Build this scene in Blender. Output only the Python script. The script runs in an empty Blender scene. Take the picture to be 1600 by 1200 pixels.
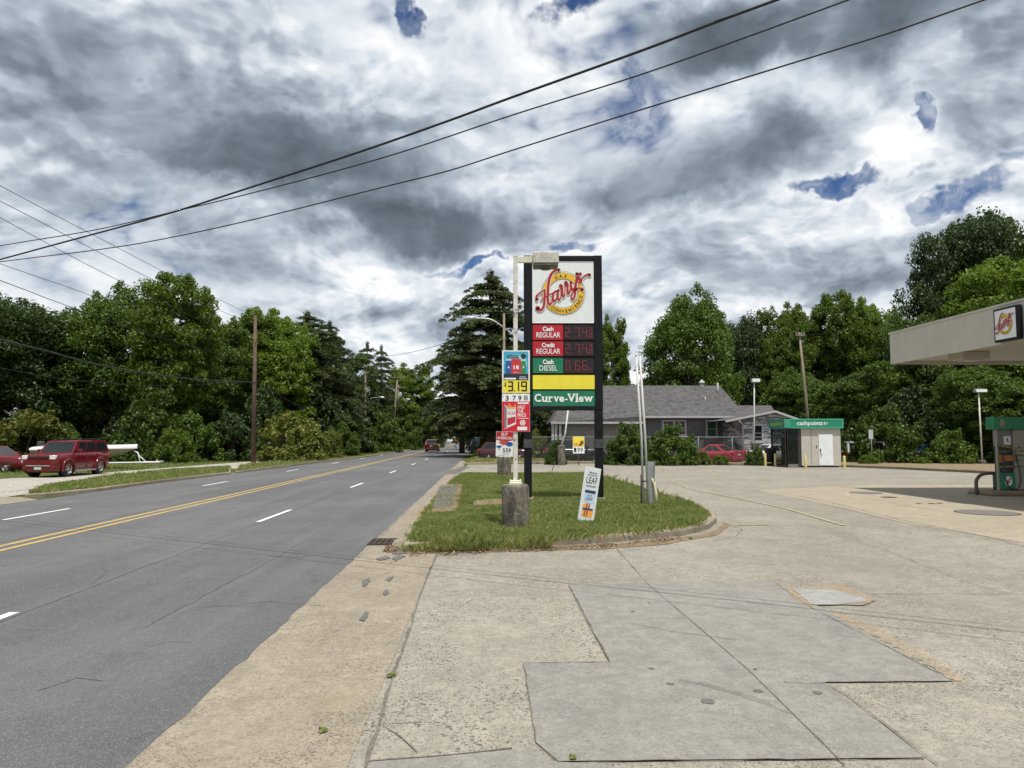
import bpy, bmesh, math, random
import numpy as np
from mathutils import Vector, Matrix
R = math.radians
random.seed(7)
scene = bpy.context.scene
COL = scene.collection

# ------------------------------------------------------------------ camera
CAM_H = 1.9
FPX = 1150.0                      # focal length for a 1600 px wide frame
PITCH = math.atan(83.0 / FPX)
cam_d = bpy.data.cameras.new('camera')
cam_d.sensor_width = 36.0
cam_d.lens = 36.0 * FPX / 1600.0
cam_d.clip_start = 0.05
cam_d.clip_end = 5000
cam = bpy.data.objects.new('camera', cam_d)
COL.objects.link(cam)
cam.location = (0, 0, CAM_H)
cam.rotation_euler = (math.pi / 2 + PITCH, 0, 0)
scene.camera = cam
scene.view_settings.view_transform = 'Standard'
scene.view_settings.look = 'None'
scene.view_settings.exposure = 0.06
scene.view_settings.gamma = 1.0
scene.cycles.max_bounces = 6
scene.cycles.transparent_max_bounces = 8
scene.cycles.use_denoising = True
scene.cycles.adaptive_threshold = 0.02
scene.cycles.diffuse_bounces = 3
scene.cycles.transmission_bounces = 5


def ray(px, py):
    a, b = px - 800.0, 600.0 - py
    return (a, -math.sin(PITCH) * b + math.cos(PITCH) * FPX, math.cos(PITCH) * b + math.sin(PITCH) * FPX)


def V(px, py, D):
    """point at world depth y = D seen at the pixel of the survey photograph"""
    r = ray(px, py)
    return Vector((r[0] / r[1] * D, D, CAM_H + r[2] / r[1] * D))


def G(px, py, z=0.0):
    r = ray(px, py)
    t = (z - CAM_H) / r[2]
    return Vector((r[0] * t, r[1] * t, z))


def X(px, D): return V(px, 683, D).x
def Z(py, D): return V(800, py, D).z
def RD(s, d, z=0.0): return Vector((s - 0.0348 * d, d, z))   # along the road: s across, d away


# ------------------------------------------------------------------ sun
SUN_EL, SUN_AZ = R(71.5), R(-68)      # azimuth measured from +X towards +Y
sd = Vector((math.cos(SUN_EL) * math.cos(SUN_AZ), math.cos(SUN_EL) * math.sin(SUN_AZ), math.sin(SUN_EL)))
sun_d = bpy.data.lights.new('sun', 'SUN')
sun_d.energy = 5.0
sun_d.angle = R(0.53)
sun_d.color = (1.0, 0.95, 0.86)
sun = bpy.data.objects.new('sun', sun_d)
COL.objects.link(sun)
sun.rotation_euler = sd.to_track_quat('Z', 'Y').to_euler()

# ------------------------------------------------------------------ node helper


class N:
    def __init__(s, nt): s.nt = nt

    def node(s, typ, **kw):
        n = s.nt.nodes.new(typ)
        for k, v in kw.items():
            setattr(n, k, v)
        return n

    def put(s, n, i, v):
        if v is None:
            return
        sock = n.inputs[i]
        if isinstance(v, bpy.types.NodeSocket):
            s.nt.links.new(v, sock)
        else:
            if isinstance(v, (tuple, list)) and len(v) == 3 and sock.type == 'RGBA':
                v = (*v, 1.0)
            sock.default_value = v

    def m(s, op, a, b=None, c=None, clamp=False):
        n = s.node('ShaderNodeMath', operation=op, use_clamp=clamp)
        for i, v in enumerate((a, b, c)):
            s.put(n, i, v)
        return n.outputs[0]

    def vm(s, op, a, b=None, c=None, scale=None):
        n = s.node('ShaderNodeVectorMath', operation=op)
        for i, v in enumerate((a, b, c)):
            s.put(n, i, v)
        if scale is not None:
            s.put(n, 'Scale', scale)
        return n.outputs['Value'] if op in ('DISTANCE', 'LENGTH', 'DOT_PRODUCT') else n.outputs[0]

    def noise(s, vec, scale, detail=4, rough=0.5, dist=0.0, lac=2.0, color=False):
        n = s.node('ShaderNodeTexNoise')
        s.put(n, 'Vector', vec); s.put(n, 'Scale', scale); s.put(n, 'Detail', detail)
        s.put(n, 'Roughness', rough); s.put(n, 'Distortion', dist); s.put(n, 'Lacunarity', lac)
        return n.outputs['Color' if color else 'Fac']

    def voro(s, vec, scale, feature='F1', out='Distance', rand=1.0):
        n = s.node('ShaderNodeTexVoronoi', feature=feature)
        s.put(n, 'Vector', vec); s.put(n, 'Scale', scale); s.put(n, 'Randomness', rand)
        return n.outputs[out]

    def mr(s, v, a, b, c=0.0, d=1.0, smooth=True):
        n = s.node('ShaderNodeMapRange', interpolation_type='SMOOTHSTEP' if smooth else 'LINEAR')
        for i, x in enumerate((v, a, b, c, d)):
            s.put(n, i, x)
        return n.outputs[0]

    def mix(s, f, a, b, mode='MIX'):
        n = s.node('ShaderNodeMix', data_type='RGBA', blend_type=mode)
        s.put(n, 0, f); s.put(n, 6, a); s.put(n, 7, b)
        return n.outputs[2]

    def ramp(s, f, stops):
        n = s.node('ShaderNodeValToRGB')
        cr = n.color_ramp
        while len(cr.elements) < len(stops):
            cr.elements.new(0.5)
        for e, (p, c) in zip(cr.elements, stops):
            e.position = p
            e.color = (*c, 1.0) if len(c) == 3 else c
        s.put(n, 0, f)
        return n.outputs[0]


# ------------------------------------------------------------------ sky: daylight with broken cumulus
def dirpx(px, py):
    v = Vector(ray(px, py)); v.normalize(); return v


world = bpy.data.worlds.new('World')
scene.world = world
world.use_nodes = True
nt = world.node_tree
nt.nodes.clear()
w = N(nt)
out = w.node('ShaderNodeOutputWorld')
bg = w.node('ShaderNodeBackground')
nt.links.new(bg.outputs[0], out.inputs[0])
sky = w.node('ShaderNodeTexSky', sky_type='NISHITA')
sky.sun_disc = False
sky.sun_elevation = SUN_EL
sky.sun_rotation = math.atan2(sd.x, sd.y)
sky.air_density = 1.0
sky.dust_density = 0.6
tc = w.node('ShaderNodeTexCoord')
dirv = w.vm('NORMALIZE', tc.outputs['Generated'])

# blobs: (px, py, half width px, half height px, amount); directions fixed in the world
GAPS = [(988, 100, 22, 14, .45), (960, 60, 60, 20, .18), (1020, 20, 26, 14, .28), (885, 10, 30, 14, .45), (632, 14, 15, 24, .60), (1320, 283, 70, 17, .80),
        (1452, 185, 14, 40, .50), (1450, 262, 20, 16, .4), (1585, 265, 26, 12, .4), (1505, 312, 48, 18, .55), (890, 388, 54, 9, .45), (1450, 330, 14, 14, .3),
        (765, 418, 44, 9, .65), (545, 455, 36, 9, .34), (700, 425, 40, 9, .4), (1515, 85, 14, 10, .4), (960, 470, 26, 18, .25),
        (110, 218, 16, 6, .40), (212, 88, 20, 14, .26), (180, 232, 40, 7, .25), (1000, 470, 60, 10, .2),
        (1390, 325, 24, 16, .3)]
DARKS = [(350, 210, 150, 60, .85), (420, 250, 130, 26, .6), (90, 100, 110, 70, .35), (60, 60, 80, 60, .25), (600, 335, 150, 55, .75), (700, 370, 120, 34, .8), (540, 180, 110, 60, .4), (620, 240, 120, 50, .4),
         (470, 20, 120, 40, .4), (860, 270, 70, 60, .3), (1080, 255, 140, 46, .95), (1230, 200, 100, 40, .55), (1010, 310, 80, 36, .9), (1250, 60, 170, 50, .75), (1090, 60, 120, 40, .6), (1420, 40, 140, 50, .55), (1540, 150, 70, 80, .35),
         (1170, 425, 110, 26, .6), (1380, 400, 80, 30, .3), (960, 420, 90, 26, .25), (330, 410, 90, 34, .5), (130, 330, 120, 34, .35),
         (60, 430, 50, 30, .5), (650, 505, 60, 26, .4), (1330, 440, 120, 18, .5), (700, 130, 90, 60, .25), (1120, 360, 60, 26, .3), (400, 470, 60, 40, .3), (250, 290, 130, 40, .3)]
LIGHTS = [(1350, 325, 110, 36, .5), (1230, 350, 90, 30, .35), (830, 40, 90, 50, .45), (1060, 140, 160, 26, .6), (1270, 130, 130, 26, .6), (1490, 90, 40, 50, .6), (600, 60, 90, 60, .45), (660, 90, 60, 60, .3),
          (330, 20, 90, 26, .4), (60, 270, 60, 18, .6), (330, 285, 60, 14, .45), (150, 420, 40, 26, .6), (520, 390, 120, 16, .4),
          (630, 450, 70, 26, .5), (1410, 220, 40, 60, .5), (1200, 400, 90, 16, .4), (160, 120, 40, 26, .4), (720, 165, 40, 50, .5), (590, 130, 60, 30, .4),
          (1350, 230, 90, 30, .4), (530, 500, 40, 20, .5), (1090, 190, 60, 30, .35), (850, 120, 70, 40, .4), (950, 400, 80, 20, .4)]


def blobsum(g, vec, lst):
    acc = None
    for (px, py, hw, hh, amt) in lst:
        c = dirpx(px, py)
        dif = g.vm('SUBTRACT', vec, tuple(c))
        sc = g.vm('MULTIPLY', dif, (FPX / (hw * 1.35), FPX / (hw * 1.35), FPX / (hh * 1.35)))
        d = g.vm('LENGTH', sc)
        v = g.mr(d, 1.25, 0.15, 0.0, amt)
        acc = v if acc is None else g.m('ADD', acc, v)
    return acc


# density of cloud in a direction
grp = bpy.data.node_groups.new('cloud_density', 'ShaderNodeTree')
grp.interface.new_socket('Vector', in_out='INPUT', socket_type='NodeSocketVector')
grp.interface.new_socket('Density', in_out='OUTPUT', socket_type='NodeSocketFloat')
gi, go = grp.nodes.new('NodeGroupInput'), grp.nodes.new('NodeGroupOutput')
g = N(grp)
sep = g.node('ShaderNodeSeparateXYZ')
g.put(sep, 0, gi.outputs[0])
den = g.m('ADD', g.m('MAXIMUM', sep.outputs[2], 0.0), 1.0)
inv = g.m('DIVIDE', 2.5, den)
pp = g.vm('SCALE', gi.outputs[0], scale=inv)
pp = g.vm('MULTIPLY', pp, (1.0, 1.0, 1.9))
warp = g.noise(pp, 2.2, 2, 0.5, color=True)
pw = g.vm('MULTIPLY_ADD', g.vm('SUBTRACT', warp, (.5, .5, .5)), (.30, .30, .30), pp)
n1 = g.noise(pw, 1.8, 4, 0.52)
d_ = g.m('MULTIPLY_ADD', g.m('SUBTRACT', n1, .5), 1.0, .5)
for sc_, am_ in ((3.2, .20), (7.5, .125), (17.0, .075), (38.0, .045)):
    vv = g.voro(pw, sc_)
    d_ = g.m('MULTIPLY_ADD', g.m('SUBTRACT', .26, g.m('MULTIPLY', vv, vv)), am_, d_)
grp.links.new(d_, go.inputs[0])


def density(vec):
    n = w.node('ShaderNodeGroup')
    n.node_tree = grp
    w.put(n, 0, vec)
    return n.outputs[0]


wn = w.noise(dirv, 7.0, 5, 0.62, color=True)
wdir = w.vm('MULTIPLY_ADD', w.vm('SUBTRACT', wn, (.5, .5, .5)), (.16, .16, .12), dirv)
gaps = blobsum(w, wdir, GAPS)
dk = blobsum(w, wdir, DARKS)
lt = blobsum(w, wdir, LIGHTS)
d0 = density(dirv)
d1 = density(w.vm('ADD', dirv, (0.008, 0.0, 0.020)))
dl = w.m('SUBTRACT', d0, d1)
cover = w.m('SUBTRACT', w.m('MULTIPLY_ADD', d0, 1.6, -0.06), w.m('MULTIPLY', gaps, 1.15))
alpha = w.mr(cover, 0.18, 0.56)
thick = w.mr(cover, 0.50, 0.85)
hor = w.mr(w.node('ShaderNodeSeparateXYZ').outputs[2], .30, .02, 0, .10)
w.put(hor.node.inputs[0].links[0].from_node, 0, dirv)
dkm = w.m('MULTIPLY', w.m('MINIMUM', dk, 1.05), w.mr(d0, .30, .62, .60, 1.08))
sh = w.m('SUBTRACT', w.m('ADD', 0.695, w.m('MULTIPLY', dl, w.m('MAXIMUM', w.m('SUBTRACT', 1.50, w.m('MULTIPLY', dk, 1.25)), .45))), w.m('MULTIPLY', thick, 0.10))
sh = w.m('SUBTRACT', sh, w.m('MULTIPLY', dkm, 0.47))
sh = w.m('ADD', sh, w.m('MULTIPLY', lt, 0.24))
for lo_ in (.42, .50, .58):
    rim = w.m('SUBTRACT', w.mr(d0, lo_, lo_ + .05), w.mr(d1, lo_, lo_ + .05))
    sh = w.m('MULTIPLY_ADD', rim, w.m('MAXIMUM', w.m('SUBTRACT', .085, w.m('MULTIPLY', dk, .06)), .02), sh)
sh = w.m('ADD', sh, hor)
sh = w.m('ADD', sh, w.m('MULTIPLY', w.m('SUBTRACT', w.noise(dirv, 4.0, 5, .6), .5), 0.32), clamp=True)
ccol = w.ramp(sh, [(0.0, (.090, .116, .145)), (.22, (.190, .232, .275)), (.45, (.400, .462, .535)), (.66, (.66, .72, .785)), (.92, (.96, .97, .98))])
skyc = w.vm('MULTIPLY', w.vm('SCALE', sky.outputs[0], scale=0.055), (0.62, 0.90, 1.30))
veil = w.m('MULTIPLY', w.mr(w.noise(wdir, 9.0, 6, .65, .6), .36, .66), .62)
alpha = w.m('MAXIMUM', alpha, veil)
col = w.mix(alpha, skyc, ccol)
# the lower half of the dome (seen only in reflections) is plain ground grey
sepd = w.node('ShaderNodeSeparateXYZ'); w.put(sepd, 0, dirv)
col = w.mix(w.mr(sepd.outputs[2], -0.02, 0.0), (.10, .11, .09), col)
w.put(bg, 'Color', col)
bg.inputs['Strength'].default_value = 1.0
world.cycles.sampling_method = 'MANUAL'
world.cycles.sample_map_resolution = 512

# ------------------------------------------------------------------ object helpers
def tag(o, label=None, cat=None, group=None, kind=None):
    if label: o['label'] = label
    if cat: o['category'] = cat
    if group: o['group'] = group
    if kind: o['kind'] = kind
    return o


def link(name, me, parent=None):
    o = bpy.data.objects.new(name, me)
    COL.objects.link(o)
    if parent is not None:
        o.parent = parent
    return o


def thing(name, label, cat, loc=(0, 0, 0), rz=0.0, group=None):
    o = link(name, None)
    o.location = loc
    o.rotation_euler = (0, 0, rz)
    o.empty_display_size = 0.2
    return tag(o, label, cat, group)


def copy_tree(o, parent=None):
    c = o.copy()
    COL.objects.link(c)
    if parent is not None:
        c.parent = parent
    for ch in [x for x in o.children]:
        copy_tree(ch, c)
    return c


class MB:
    """collects simple shapes and links them as one mesh object"""

    def __init__(s): s.v = []; s.f = []; s.mi = []; s.cur = 0; s.sm = []

    def add(s, verts, faces, smooth=False):
        b = len(s.v)
        s.v += [tuple(x) for x in verts]
        for f in faces:
            s.f.append(tuple(b + i for i in f)); s.mi.append(s.cur); s.sm.append(smooth)
        return s

    def box(s, x0, x1, y0, y1, z0, z1, M=None, bev=0.0):
        if bev > 0:
            b = bev
            vs = []
            for z, i in ((z0, b), (z0 + b, 0), (z1 - b, 0), (z1, b)):
                for (cx, cy, sx, sy) in ((x0, y0, 1, 1), (x1, y0, -1, 1), (x1, y1, -1, -1), (x0, y1, 1, -1)):
                    pts = [(cx + sx * i, cy + sy * (b + i * .3)), (cx + sx * (b + i * .3), cy + sy * i)]
                    if sx * sy < 0:
                        pts = pts[::-1]
                    vs += [(p[0], p[1], z) for p in pts]
            fs = [tuple(range(7, -1, -1)), tuple(range(24, 32))]
            for k in range(3):
                for i in range(8):
                    j = (i + 1) % 8
                    fs.append((k * 8 + i, k * 8 + j, k * 8 + 8 + j, k * 8 + 8 + i))
            vs = [M @ Vector(q) for q in vs] if M is not None else vs
            return s.add(vs, fs)
        vs = [(x0, y0, z0), (x1, y0, z0), (x1, y1, z0), (x0, y1, z0), (x0, y0, z1), (x1, y0, z1), (x1, y1, z1), (x0, y1, z1)]
        if M is not None:
            vs = [M @ Vector(q) for q in vs]
        return s.add(vs, [(3, 2, 1, 0), (4, 5, 6, 7), (0, 1, 5, 4), (1, 2, 6, 5), (2, 3, 7, 6), (3, 0, 4, 7)])

    def cyl(s, p0, p1, r0, r1=None, n=12, caps=True, smooth=True):
        return s.tube([p0, p1], [r0, r0 if r1 is None else r1], n, caps, smooth)

    def tube(s, pts, rad, n=8, caps=True, smooth=True):
        pts = [Vector(p) for p in pts]
        if not isinstance(rad, (list, tuple)):
            rad = [rad] * len(pts)
        vs = []; up = None
        for i, p in enumerate(pts):
            t = (pts[min(i + 1, len(pts) - 1)] - pts[max(i - 1, 0)])
            t = t.normalized() if t.length > 1e-9 else Vector((0, 0, 1))
            if up is None:
                a = Vector((0, 0, 1)) if abs(t.z) < .9 else Vector((1, 0, 0))
                up = (a - t * a.dot(t)).normalized()
            else:
                up = (up - t * up.dot(t)).normalized()
            sd_ = t.cross(up)
            for k in range(n):
                a = 2 * math.pi * k / n
                vs.append(p + (up * math.cos(a) + sd_ * math.sin(a)) * rad[i])
        fs = []
        for i in range(len(pts) - 1):
            for k in range(n):
                k2 = (k + 1) % n
                fs.append((i * n + k, (i + 1) * n + k, (i + 1) * n + k2, i * n + k2))
        s.add(vs, fs, smooth)
        if caps:
            b = len(s.v) - len(vs)
            s.f.append(tuple(b + k for k in range(n))); s.mi.append(s.cur); s.sm.append(False)
            e = b + (len(pts) - 1) * n
            s.f.append(tuple(e + k for k in range(n - 1, -1, -1))); s.mi.append(s.cur); s.sm.append(False)
        return s

    def lathe(s, prof, n=20, M=None, smooth=True):
        vs = []
        for (r, z) in prof:
            for k in range(n):
                a = 2 * math.pi * k / n
                q = Vector((r * math.cos(a), r * math.sin(a), z))
                vs.append(M @ q if M is not None else q)
        fs = []
        for i in range(len(prof) - 1):
            for k in range(n):
                k2 = (k + 1) % n
                fs.append((i * n + k, i * n + k2, (i + 1) * n + k2, (i + 1) * n + k))
        return s.add(vs, fs, smooth)

    def quad(s, a, b, c, d): return s.add([a, b, c, d], [(0, 1, 2, 3)])

    def mesh(s, name, mats):
        me = bpy.data.meshes.new(name)
        me.from_pydata(s.v, [], s.f)
        if not isinstance(mats, (list, tuple)):
            mats = [mats]
        for m_ in mats:
            me.materials.append(m_)
        me.polygons.foreach_set('material_index', s.mi)
        me.polygons.foreach_set('use_smooth', s.sm)
        me.update()
        return me

    def build(s, name, mats, parent=None): return link(name, s.mesh(name, mats), parent)


def poly_sheet(name, pts, z, m, parent=None, kind='structure'):
    """flat polygon (any outline) as one sheet"""
    bm = bmesh.new()
    vs = [bm.verts.new((p[0], p[1], z)) for p in pts]
    f = bm.faces.new(vs)
    f.normal_update()
    if f.normal.z < 0:
        f.normal_flip()
    bmesh.ops.triangulate(bm, faces=[f])
    me = bpy.data.meshes.new(name)
    bm.to_mesh(me); bm.free()
    me.materials.append(m)
    o = link(name, me, parent)
    if kind:
        o['kind'] = kind
    return o


def slab(name, pts, z0, z1, m, parent=None, kind='structure', bev=0.03):
    bm = bmesh.new()
    vs = [bm.verts.new((p[0], p[1], z1)) for p in pts]
    f = bm.faces.new(vs)
    f.normal_update()
    if f.normal.z < 0:
        f.normal_flip()
    r = bmesh.ops.extrude_face_region(bm, geom=[f])
    for e in [x for x in r['geom'] if isinstance(x, bmesh.types.BMVert)]:
        e.co.z = z1
    for v in vs:
        v.co.z = z0
    if bev:
        top = [e for e in bm.edges if all(abs(v.co.z - z1) < 1e-5 for v in e.verts) and len(e.link_faces) == 2]
        bmesh.ops.bevel(bm, geom=top, offset=bev, segments=3, affect='EDGES', profile=.5)
    bmesh.ops.triangulate(bm, faces=[f for f in bm.faces if len(f.verts) > 4])
    me = bpy.data.meshes.new(name)
    bm.to_mesh(me); bm.free()
    me.materials.append(m)
    o = link(name, me, parent)
    if kind:
        o['kind'] = kind
    return o


def jitter_line(pts, step, amp, seed=1):
    """subdivide a polyline and roughen it sideways"""
    rnd = random.Random(seed)
    out_ = []
    for a, b in zip(pts[:-1], pts[1:]):
        a, b = Vector(a), Vector(b)
        n = max(1, int((b - a).length / step))
        d = (b - a).normalized(); s_ = Vector((-d.y, d.x, 0))
        for i in range(n):
            q = a.lerp(b, i / n)
            out_.append(q + s_ * rnd.uniform(-amp, amp))
    out_.append(Vector(pts[-1]))
    return out_


def ribbon(mb, pts, wd, z, seed=0, wobble=0.0):
    rnd = random.Random(seed)
    L = []; Rr = []
    pts = [Vector((p[0], p[1], z)) for p in pts]
    for i, p in enumerate(pts):
        t = (pts[min(i + 1, len(pts) - 1)] - pts[max(i - 1, 0)]).normalized()
        s_ = Vector((-t.y, t.x, 0))
        h = wd / 2 * (1 + rnd.uniform(-wobble, wobble))
        L.append(p + s_ * h); Rr.append(p - s_ * h)
    n = len(pts)
    mb.add(L + Rr, [(i, n + i, n + i + 1, i + 1) for i in range(n - 1)])


# ------------------------------------------------------------------ materials
MATS = {}


def mat(name, build):
    if name in MATS:
        return MATS[name]
    m_ = bpy.data.materials.new(name)
    m_.use_nodes = True
    n = N(m_.node_tree)
    n.b = m_.node_tree.nodes['Principled BSDF']
    n.o = m_.node_tree.nodes['Material Output']
    build(n)
    MATS[name] = m_
    return m_


def geo(n): return n.node('ShaderNodeNewGeometry').outputs['Position']
def objc(n): return n.node('ShaderNodeTexCoord').outputs['Object']


def bump(n, h, dist=0.01, strength=0.5):
    b = n.node('ShaderNodeBump')
    n.put(b, 'Height', h); n.put(b, 'Distance', dist); n.put(b, 'Strength', strength)
    n.nt.links.new(b.outputs[0], n.b.inputs['Normal'])


def simple(name, c, rough=0.6, metal=0.0, spec=0.5, var=0.12, scale=6.0, coat=0.0, emit=None, es=0.0, dirt=0.0, dirtc=(.12, .10, .08)):
    def f(n):
        p = objc(n)
        v = n.noise(p, scale, 5, .6)
        k = n.mr(v, .3, .7, 1 - var, 1 + var)
        cc = n.vm('SCALE', tuple(c), scale=k)
        if dirt > 0:
            dn = n.mr(n.noise(p, scale * 2.3, 6, .7), .52, .70, 0, dirt)
            cc = n.mix(dn, cc, dirtc)
        n.put(n.b, 'Base Color', cc)
        n.put(n.b, 'Roughness', rough); n.put(n.b, 'Metallic', metal)
        n.put(n.b, 'Specular IOR Level', spec)
        if coat:
            n.put(n.b, 'Coat Weight', coat); n.put(n.b, 'Coat Roughness', .05)
        if emit:
            n.put(n.b, 'Emission Color', (*emit, 1)); n.put(n.b, 'Emission Strength', es)
    return mat(name, f)


def concrete(name, base, dark, speck=0.5, stain=(.42, .28, .14), stain_amt=0.3, stain_t=.60, tone=1.0, blotch=.18, speckscale=62, rust_scale=.55):
    def f(n):
        p = geo(n)
        big = n.noise(p, .28, 5, .6)
        mid = n.noise(p, 2.2, 6, .65, .6)
        fine = n.noise(p, 38, 4, .7)
        cell = n.voro(p, speckscale)
        cell2 = n.voro(p, speckscale * .45)
        c = n.mix(n.mr(big, .35, .68), tuple(x * (1 + blotch) * tone for x in base), tuple(x * (1 - blotch) * tone for x in base))
        c = n.mix(n.mr(mid, .42, .66, 0, .52), c, tuple(x * .72 * tone for x in base))
        # worn areas show dark and light stones
        worn = n.mr(n.noise(p, .8, 6, .7, .8), .40, .60, speck * .30, speck)
        sp = n.m('MULTIPLY', n.mr(cell, .48, .34), n.mr(n.noise(p, 34, 2, .6), .44, .54))
        sp2 = n.m('MULTIPLY', n.mr(cell2, .42, .30), n.mr(n.noise(p, 11, 3, .6), .47, .56))
        c = n.mix(n.m('MULTIPLY', sp, worn), c, dark)
        c = n.mix(n.m('MULTIPLY', sp2, worn), c, tuple(x * .9 for x in dark))
        c = n.mix(n.m('MULTIPLY', n.mr(fine, .56, .70), n.m('MULTIPLY', worn, .55)), c, tuple(min(.8, x * 1.35) for x in base))
        m2 = n.noise(p, 7.0, 5, .7)
        c = n.mix(n.mr(m2, .38, .62, .0, .40), c, tuple(x * .60 for x in base))
        c = n.mix(n.mr(n.noise(p, 16.0, 4, .7), .52, .72, .0, .40), c, tuple(min(.8, x * 1.30) for x in base))
        c = n.mix(n.mr(n.noise(p, 1.05, 6, .72, 1.2), .54, .64, 0, .26), c, tuple(x * .62 for x in base))
        st = n.mr(n.noise(p, rust_scale, 6, .68, 1.0), stain_t, stain_t + .12, 0, stain_amt)
        c = n.mix(st, c, stain)
        # streaky oil and tyre dirt
        pv = n.vm('MULTIPLY', p, (1.3, .22, 1))
        c = n.mix(n.mr(n.noise(pv, 1.0, 5, .6), .56, .72, 0, .28), c, tuple(x * .45 for x in base))
        c = n.mix(n.mr(n.noise(p, 9, 5, .7), .5, .72, 0, .3), c, tuple(x * .55 for x in base))
        n.put(n.b, 'Base Color', n.vm('MULTIPLY', c, (.755, .755, .750)))
        n.put(n.b, 'Roughness', .88); n.put(n.b, 'Specular IOR Level', .25)
        bump(n, n.m('ADD', n.m('MULTIPLY', sp, -1.0), n.m('ADD', fine, n.m('MULTIPLY', mid, .6))), .006, .6)
    return mat(name, f)


def asphalt(n):
    p = geo(n)
    fine = n.noise(p, 45, 3, .75)
    cell = n.voro(p, 60)
    c = n.mix(n.mr(n.noise(p, .18, 5, .6), .3, .7), (.092, .093, .098), (.140, .141, .145))
    # wheel paths run along the road
    q = n.vm('MULTIPLY', p, (.9, .05, 1))
    c = n.mix(n.mr(n.noise(q, 1.1, 4, .55), .45, .66, 0, .5), c, (.082, .083, .087))
    c = n.mix(n.mr(n.noise(p, 1.3, 7, .75, .5), .50, .66, 0, .45), c, (.068, .068, .072))
    c = n.mix(n.mr(n.noise(p, 9.0, 5, .75), .50, .68, 0, .40), c, (.17, .17, .172))
    c = n.mix(n.mr(n.noise(n.vm('MULTIPLY', p, (.5, .035, 1)), 2.3, 5, .6), .50, .62, 0, .35), c, (.155, .155, .158))
    c = n.mix(n.mr(cell, .34, .20, 0, .7), c, (.27, .265, .26))
    c = n.mix(n.mr(fine, .52, .70, 0, .7), c, (.055, .055, .058))
    # short dark scuffs across the lane
    s = n.noise(n.vm('MULTIPLY', p, (1.6, 7.0, 1)), 1.6, 5, .7)
    c = n.mix(n.mr(s, .66, .73, 0, .6), c, (.05, .05, .052))
    n.put(n.b, 'Base Color', n.vm('SCALE', c, scale=.86))
    n.put(n.b, 'Roughness', .82); n.put(n.b, 'Specular IOR Level', .35)
    bump(n, n.m('ADD', fine, n.m('MULTIPLY', cell, -1.2)), .006, .7)


def paint(name, c, wear=.5):
    def f(n):
        p = geo(n)
        a = n.mr(n.noise(p, 24, 6, .75), .56, .68, 0, wear)
        b = n.mr(n.noise(p, 3.0, 4, .6), .5, .75, 0, wear)
        n.put(n.b, 'Base Color', n.mix(n.m('MAXIMUM', a, b), c, (.16, .155, .15)))
        n.put(n.b, 'Roughness', .7)
    return mat(name, f)


def grass_ground(n):
    p = geo(n)
    a = n.noise(p, 1.2, 6, .7)
    c = n.mix(n.mr(a, .35, .65), (.060, .085, .022), (.095, .110, .035))
    c = n.mix(n.mr(n.noise(p, .5, 5, .7, .7), .58, .68, 0, .8), c, (.23, .175, .09))
    c = n.mix(n.mr(n.noise(p, 30, 4, .7), .5, .7, 0, .55), c, (.03, .045, .012))
    n.put(n.b, 'Base Color', c); n.put(n.b, 'Roughness', .95); n.put(n.b, 'Specular IOR Level', .1)
    bump(n, n.noise(p, 30, 4, .7), .04, .8)


def dirt(n):
    p = geo(n)
    c = n.mix(n.mr(n.noise(p, 6, 6, .7), .35, .65), (.17, .125, .08), (.29, .225, .15))
    c = n.mix(n.mr(n.noise(p, 40, 5, .7), .48, .62, 0, .8), c, (.075, .052, .03))
    n.put(n.b, 'Base Color', c); n.put(n.b, 'Roughness', .95); n.put(n.b, 'Specular IOR Level', .1)
    bump(n, n.noise(p, 25, 5, .7), .03, .8)


def gravel(n):
    p = geo(n)
    v = n.voro(p, 22, out='Color')
    s_ = n.node('ShaderNodeSeparateXYZ'); n.put(s_, 0, v)
    c = n.mix(s_.outputs[0], (.22, .20, .175), (.46, .43, .38))
    c = n.mix(n.mr(n.noise(p, .8, 5, .7), .5, .7, 0, .6), c, (.24, .20, .15))
    n.put(n.b, 'Base Color', c); n.put(n.b, 'Roughness', .95)
    bump(n, n.voro(p, 22), .03, .8)


M_asph = mat('asphalt', asphalt)
M_lot = concrete('aggregate_concrete', (.375, .345, .290), (.10, .092, .08), .95, (.38, .29, .18), .35, .60, blotch=.13)
M_lot2 = concrete('coarse_concrete', (.40, .365, .305), (.085, .08, .072), 1.0, (.42, .30, .17), .35, .62, blotch=.07, speckscale=54)
M_gut = concrete('gutter_concrete', (.375, .325, .255), (.11, .095, .08), .75, (.34, .26, .17), .30, .55, blotch=.10)
M_patch = concrete('repair_concrete', (.325, .312, .285), (.16, .155, .145), .40, (.30, .26, .20), .18, .62, blotch=.05, speckscale=60)
M_pale = concrete('pale_concrete', (.40, .40, .385), (.22, .21, .2), .3, (.42, .30, .18), .5, .60, blotch=.05)
M_cream = concrete('cream_concrete', (.450, .390, .300), (.28, .22, .15), .3, (.45, .33, .2), .3, .6, blotch=.05, speckscale=60)
M_kerb = concrete('kerb_concrete', (.39, .34, .265), (.14, .12, .09), .5, (.30, .20, .11), .7, .50, blotch=.12)
M_orange = concrete('broken_edge', (.39, .335, .26), (.13, .11, .08), 1.0, (.40, .29, .18), .5, .45, blotch=.15)
M_grassg = mat('turf_soil', grass_ground)
M_dirt = mat('bare_dirt', dirt)
M_gravel = mat('gravel', gravel)
M_yline = paint('yellow_line_paint', (.44, .30, .085), .65)
M_wline = paint('white_line_paint', (.66, .66, .64), .4)
M_fadey = paint('faded_yellow_paint', (.33, .30, .17), 1.0)
M_joint = simple('joint_filler', (.125, .11, .09), .95, var=.3, scale=20)
M_tar = simple('tar_patch', (.105, .10, .092), .85, var=.2, scale=20)
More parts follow.
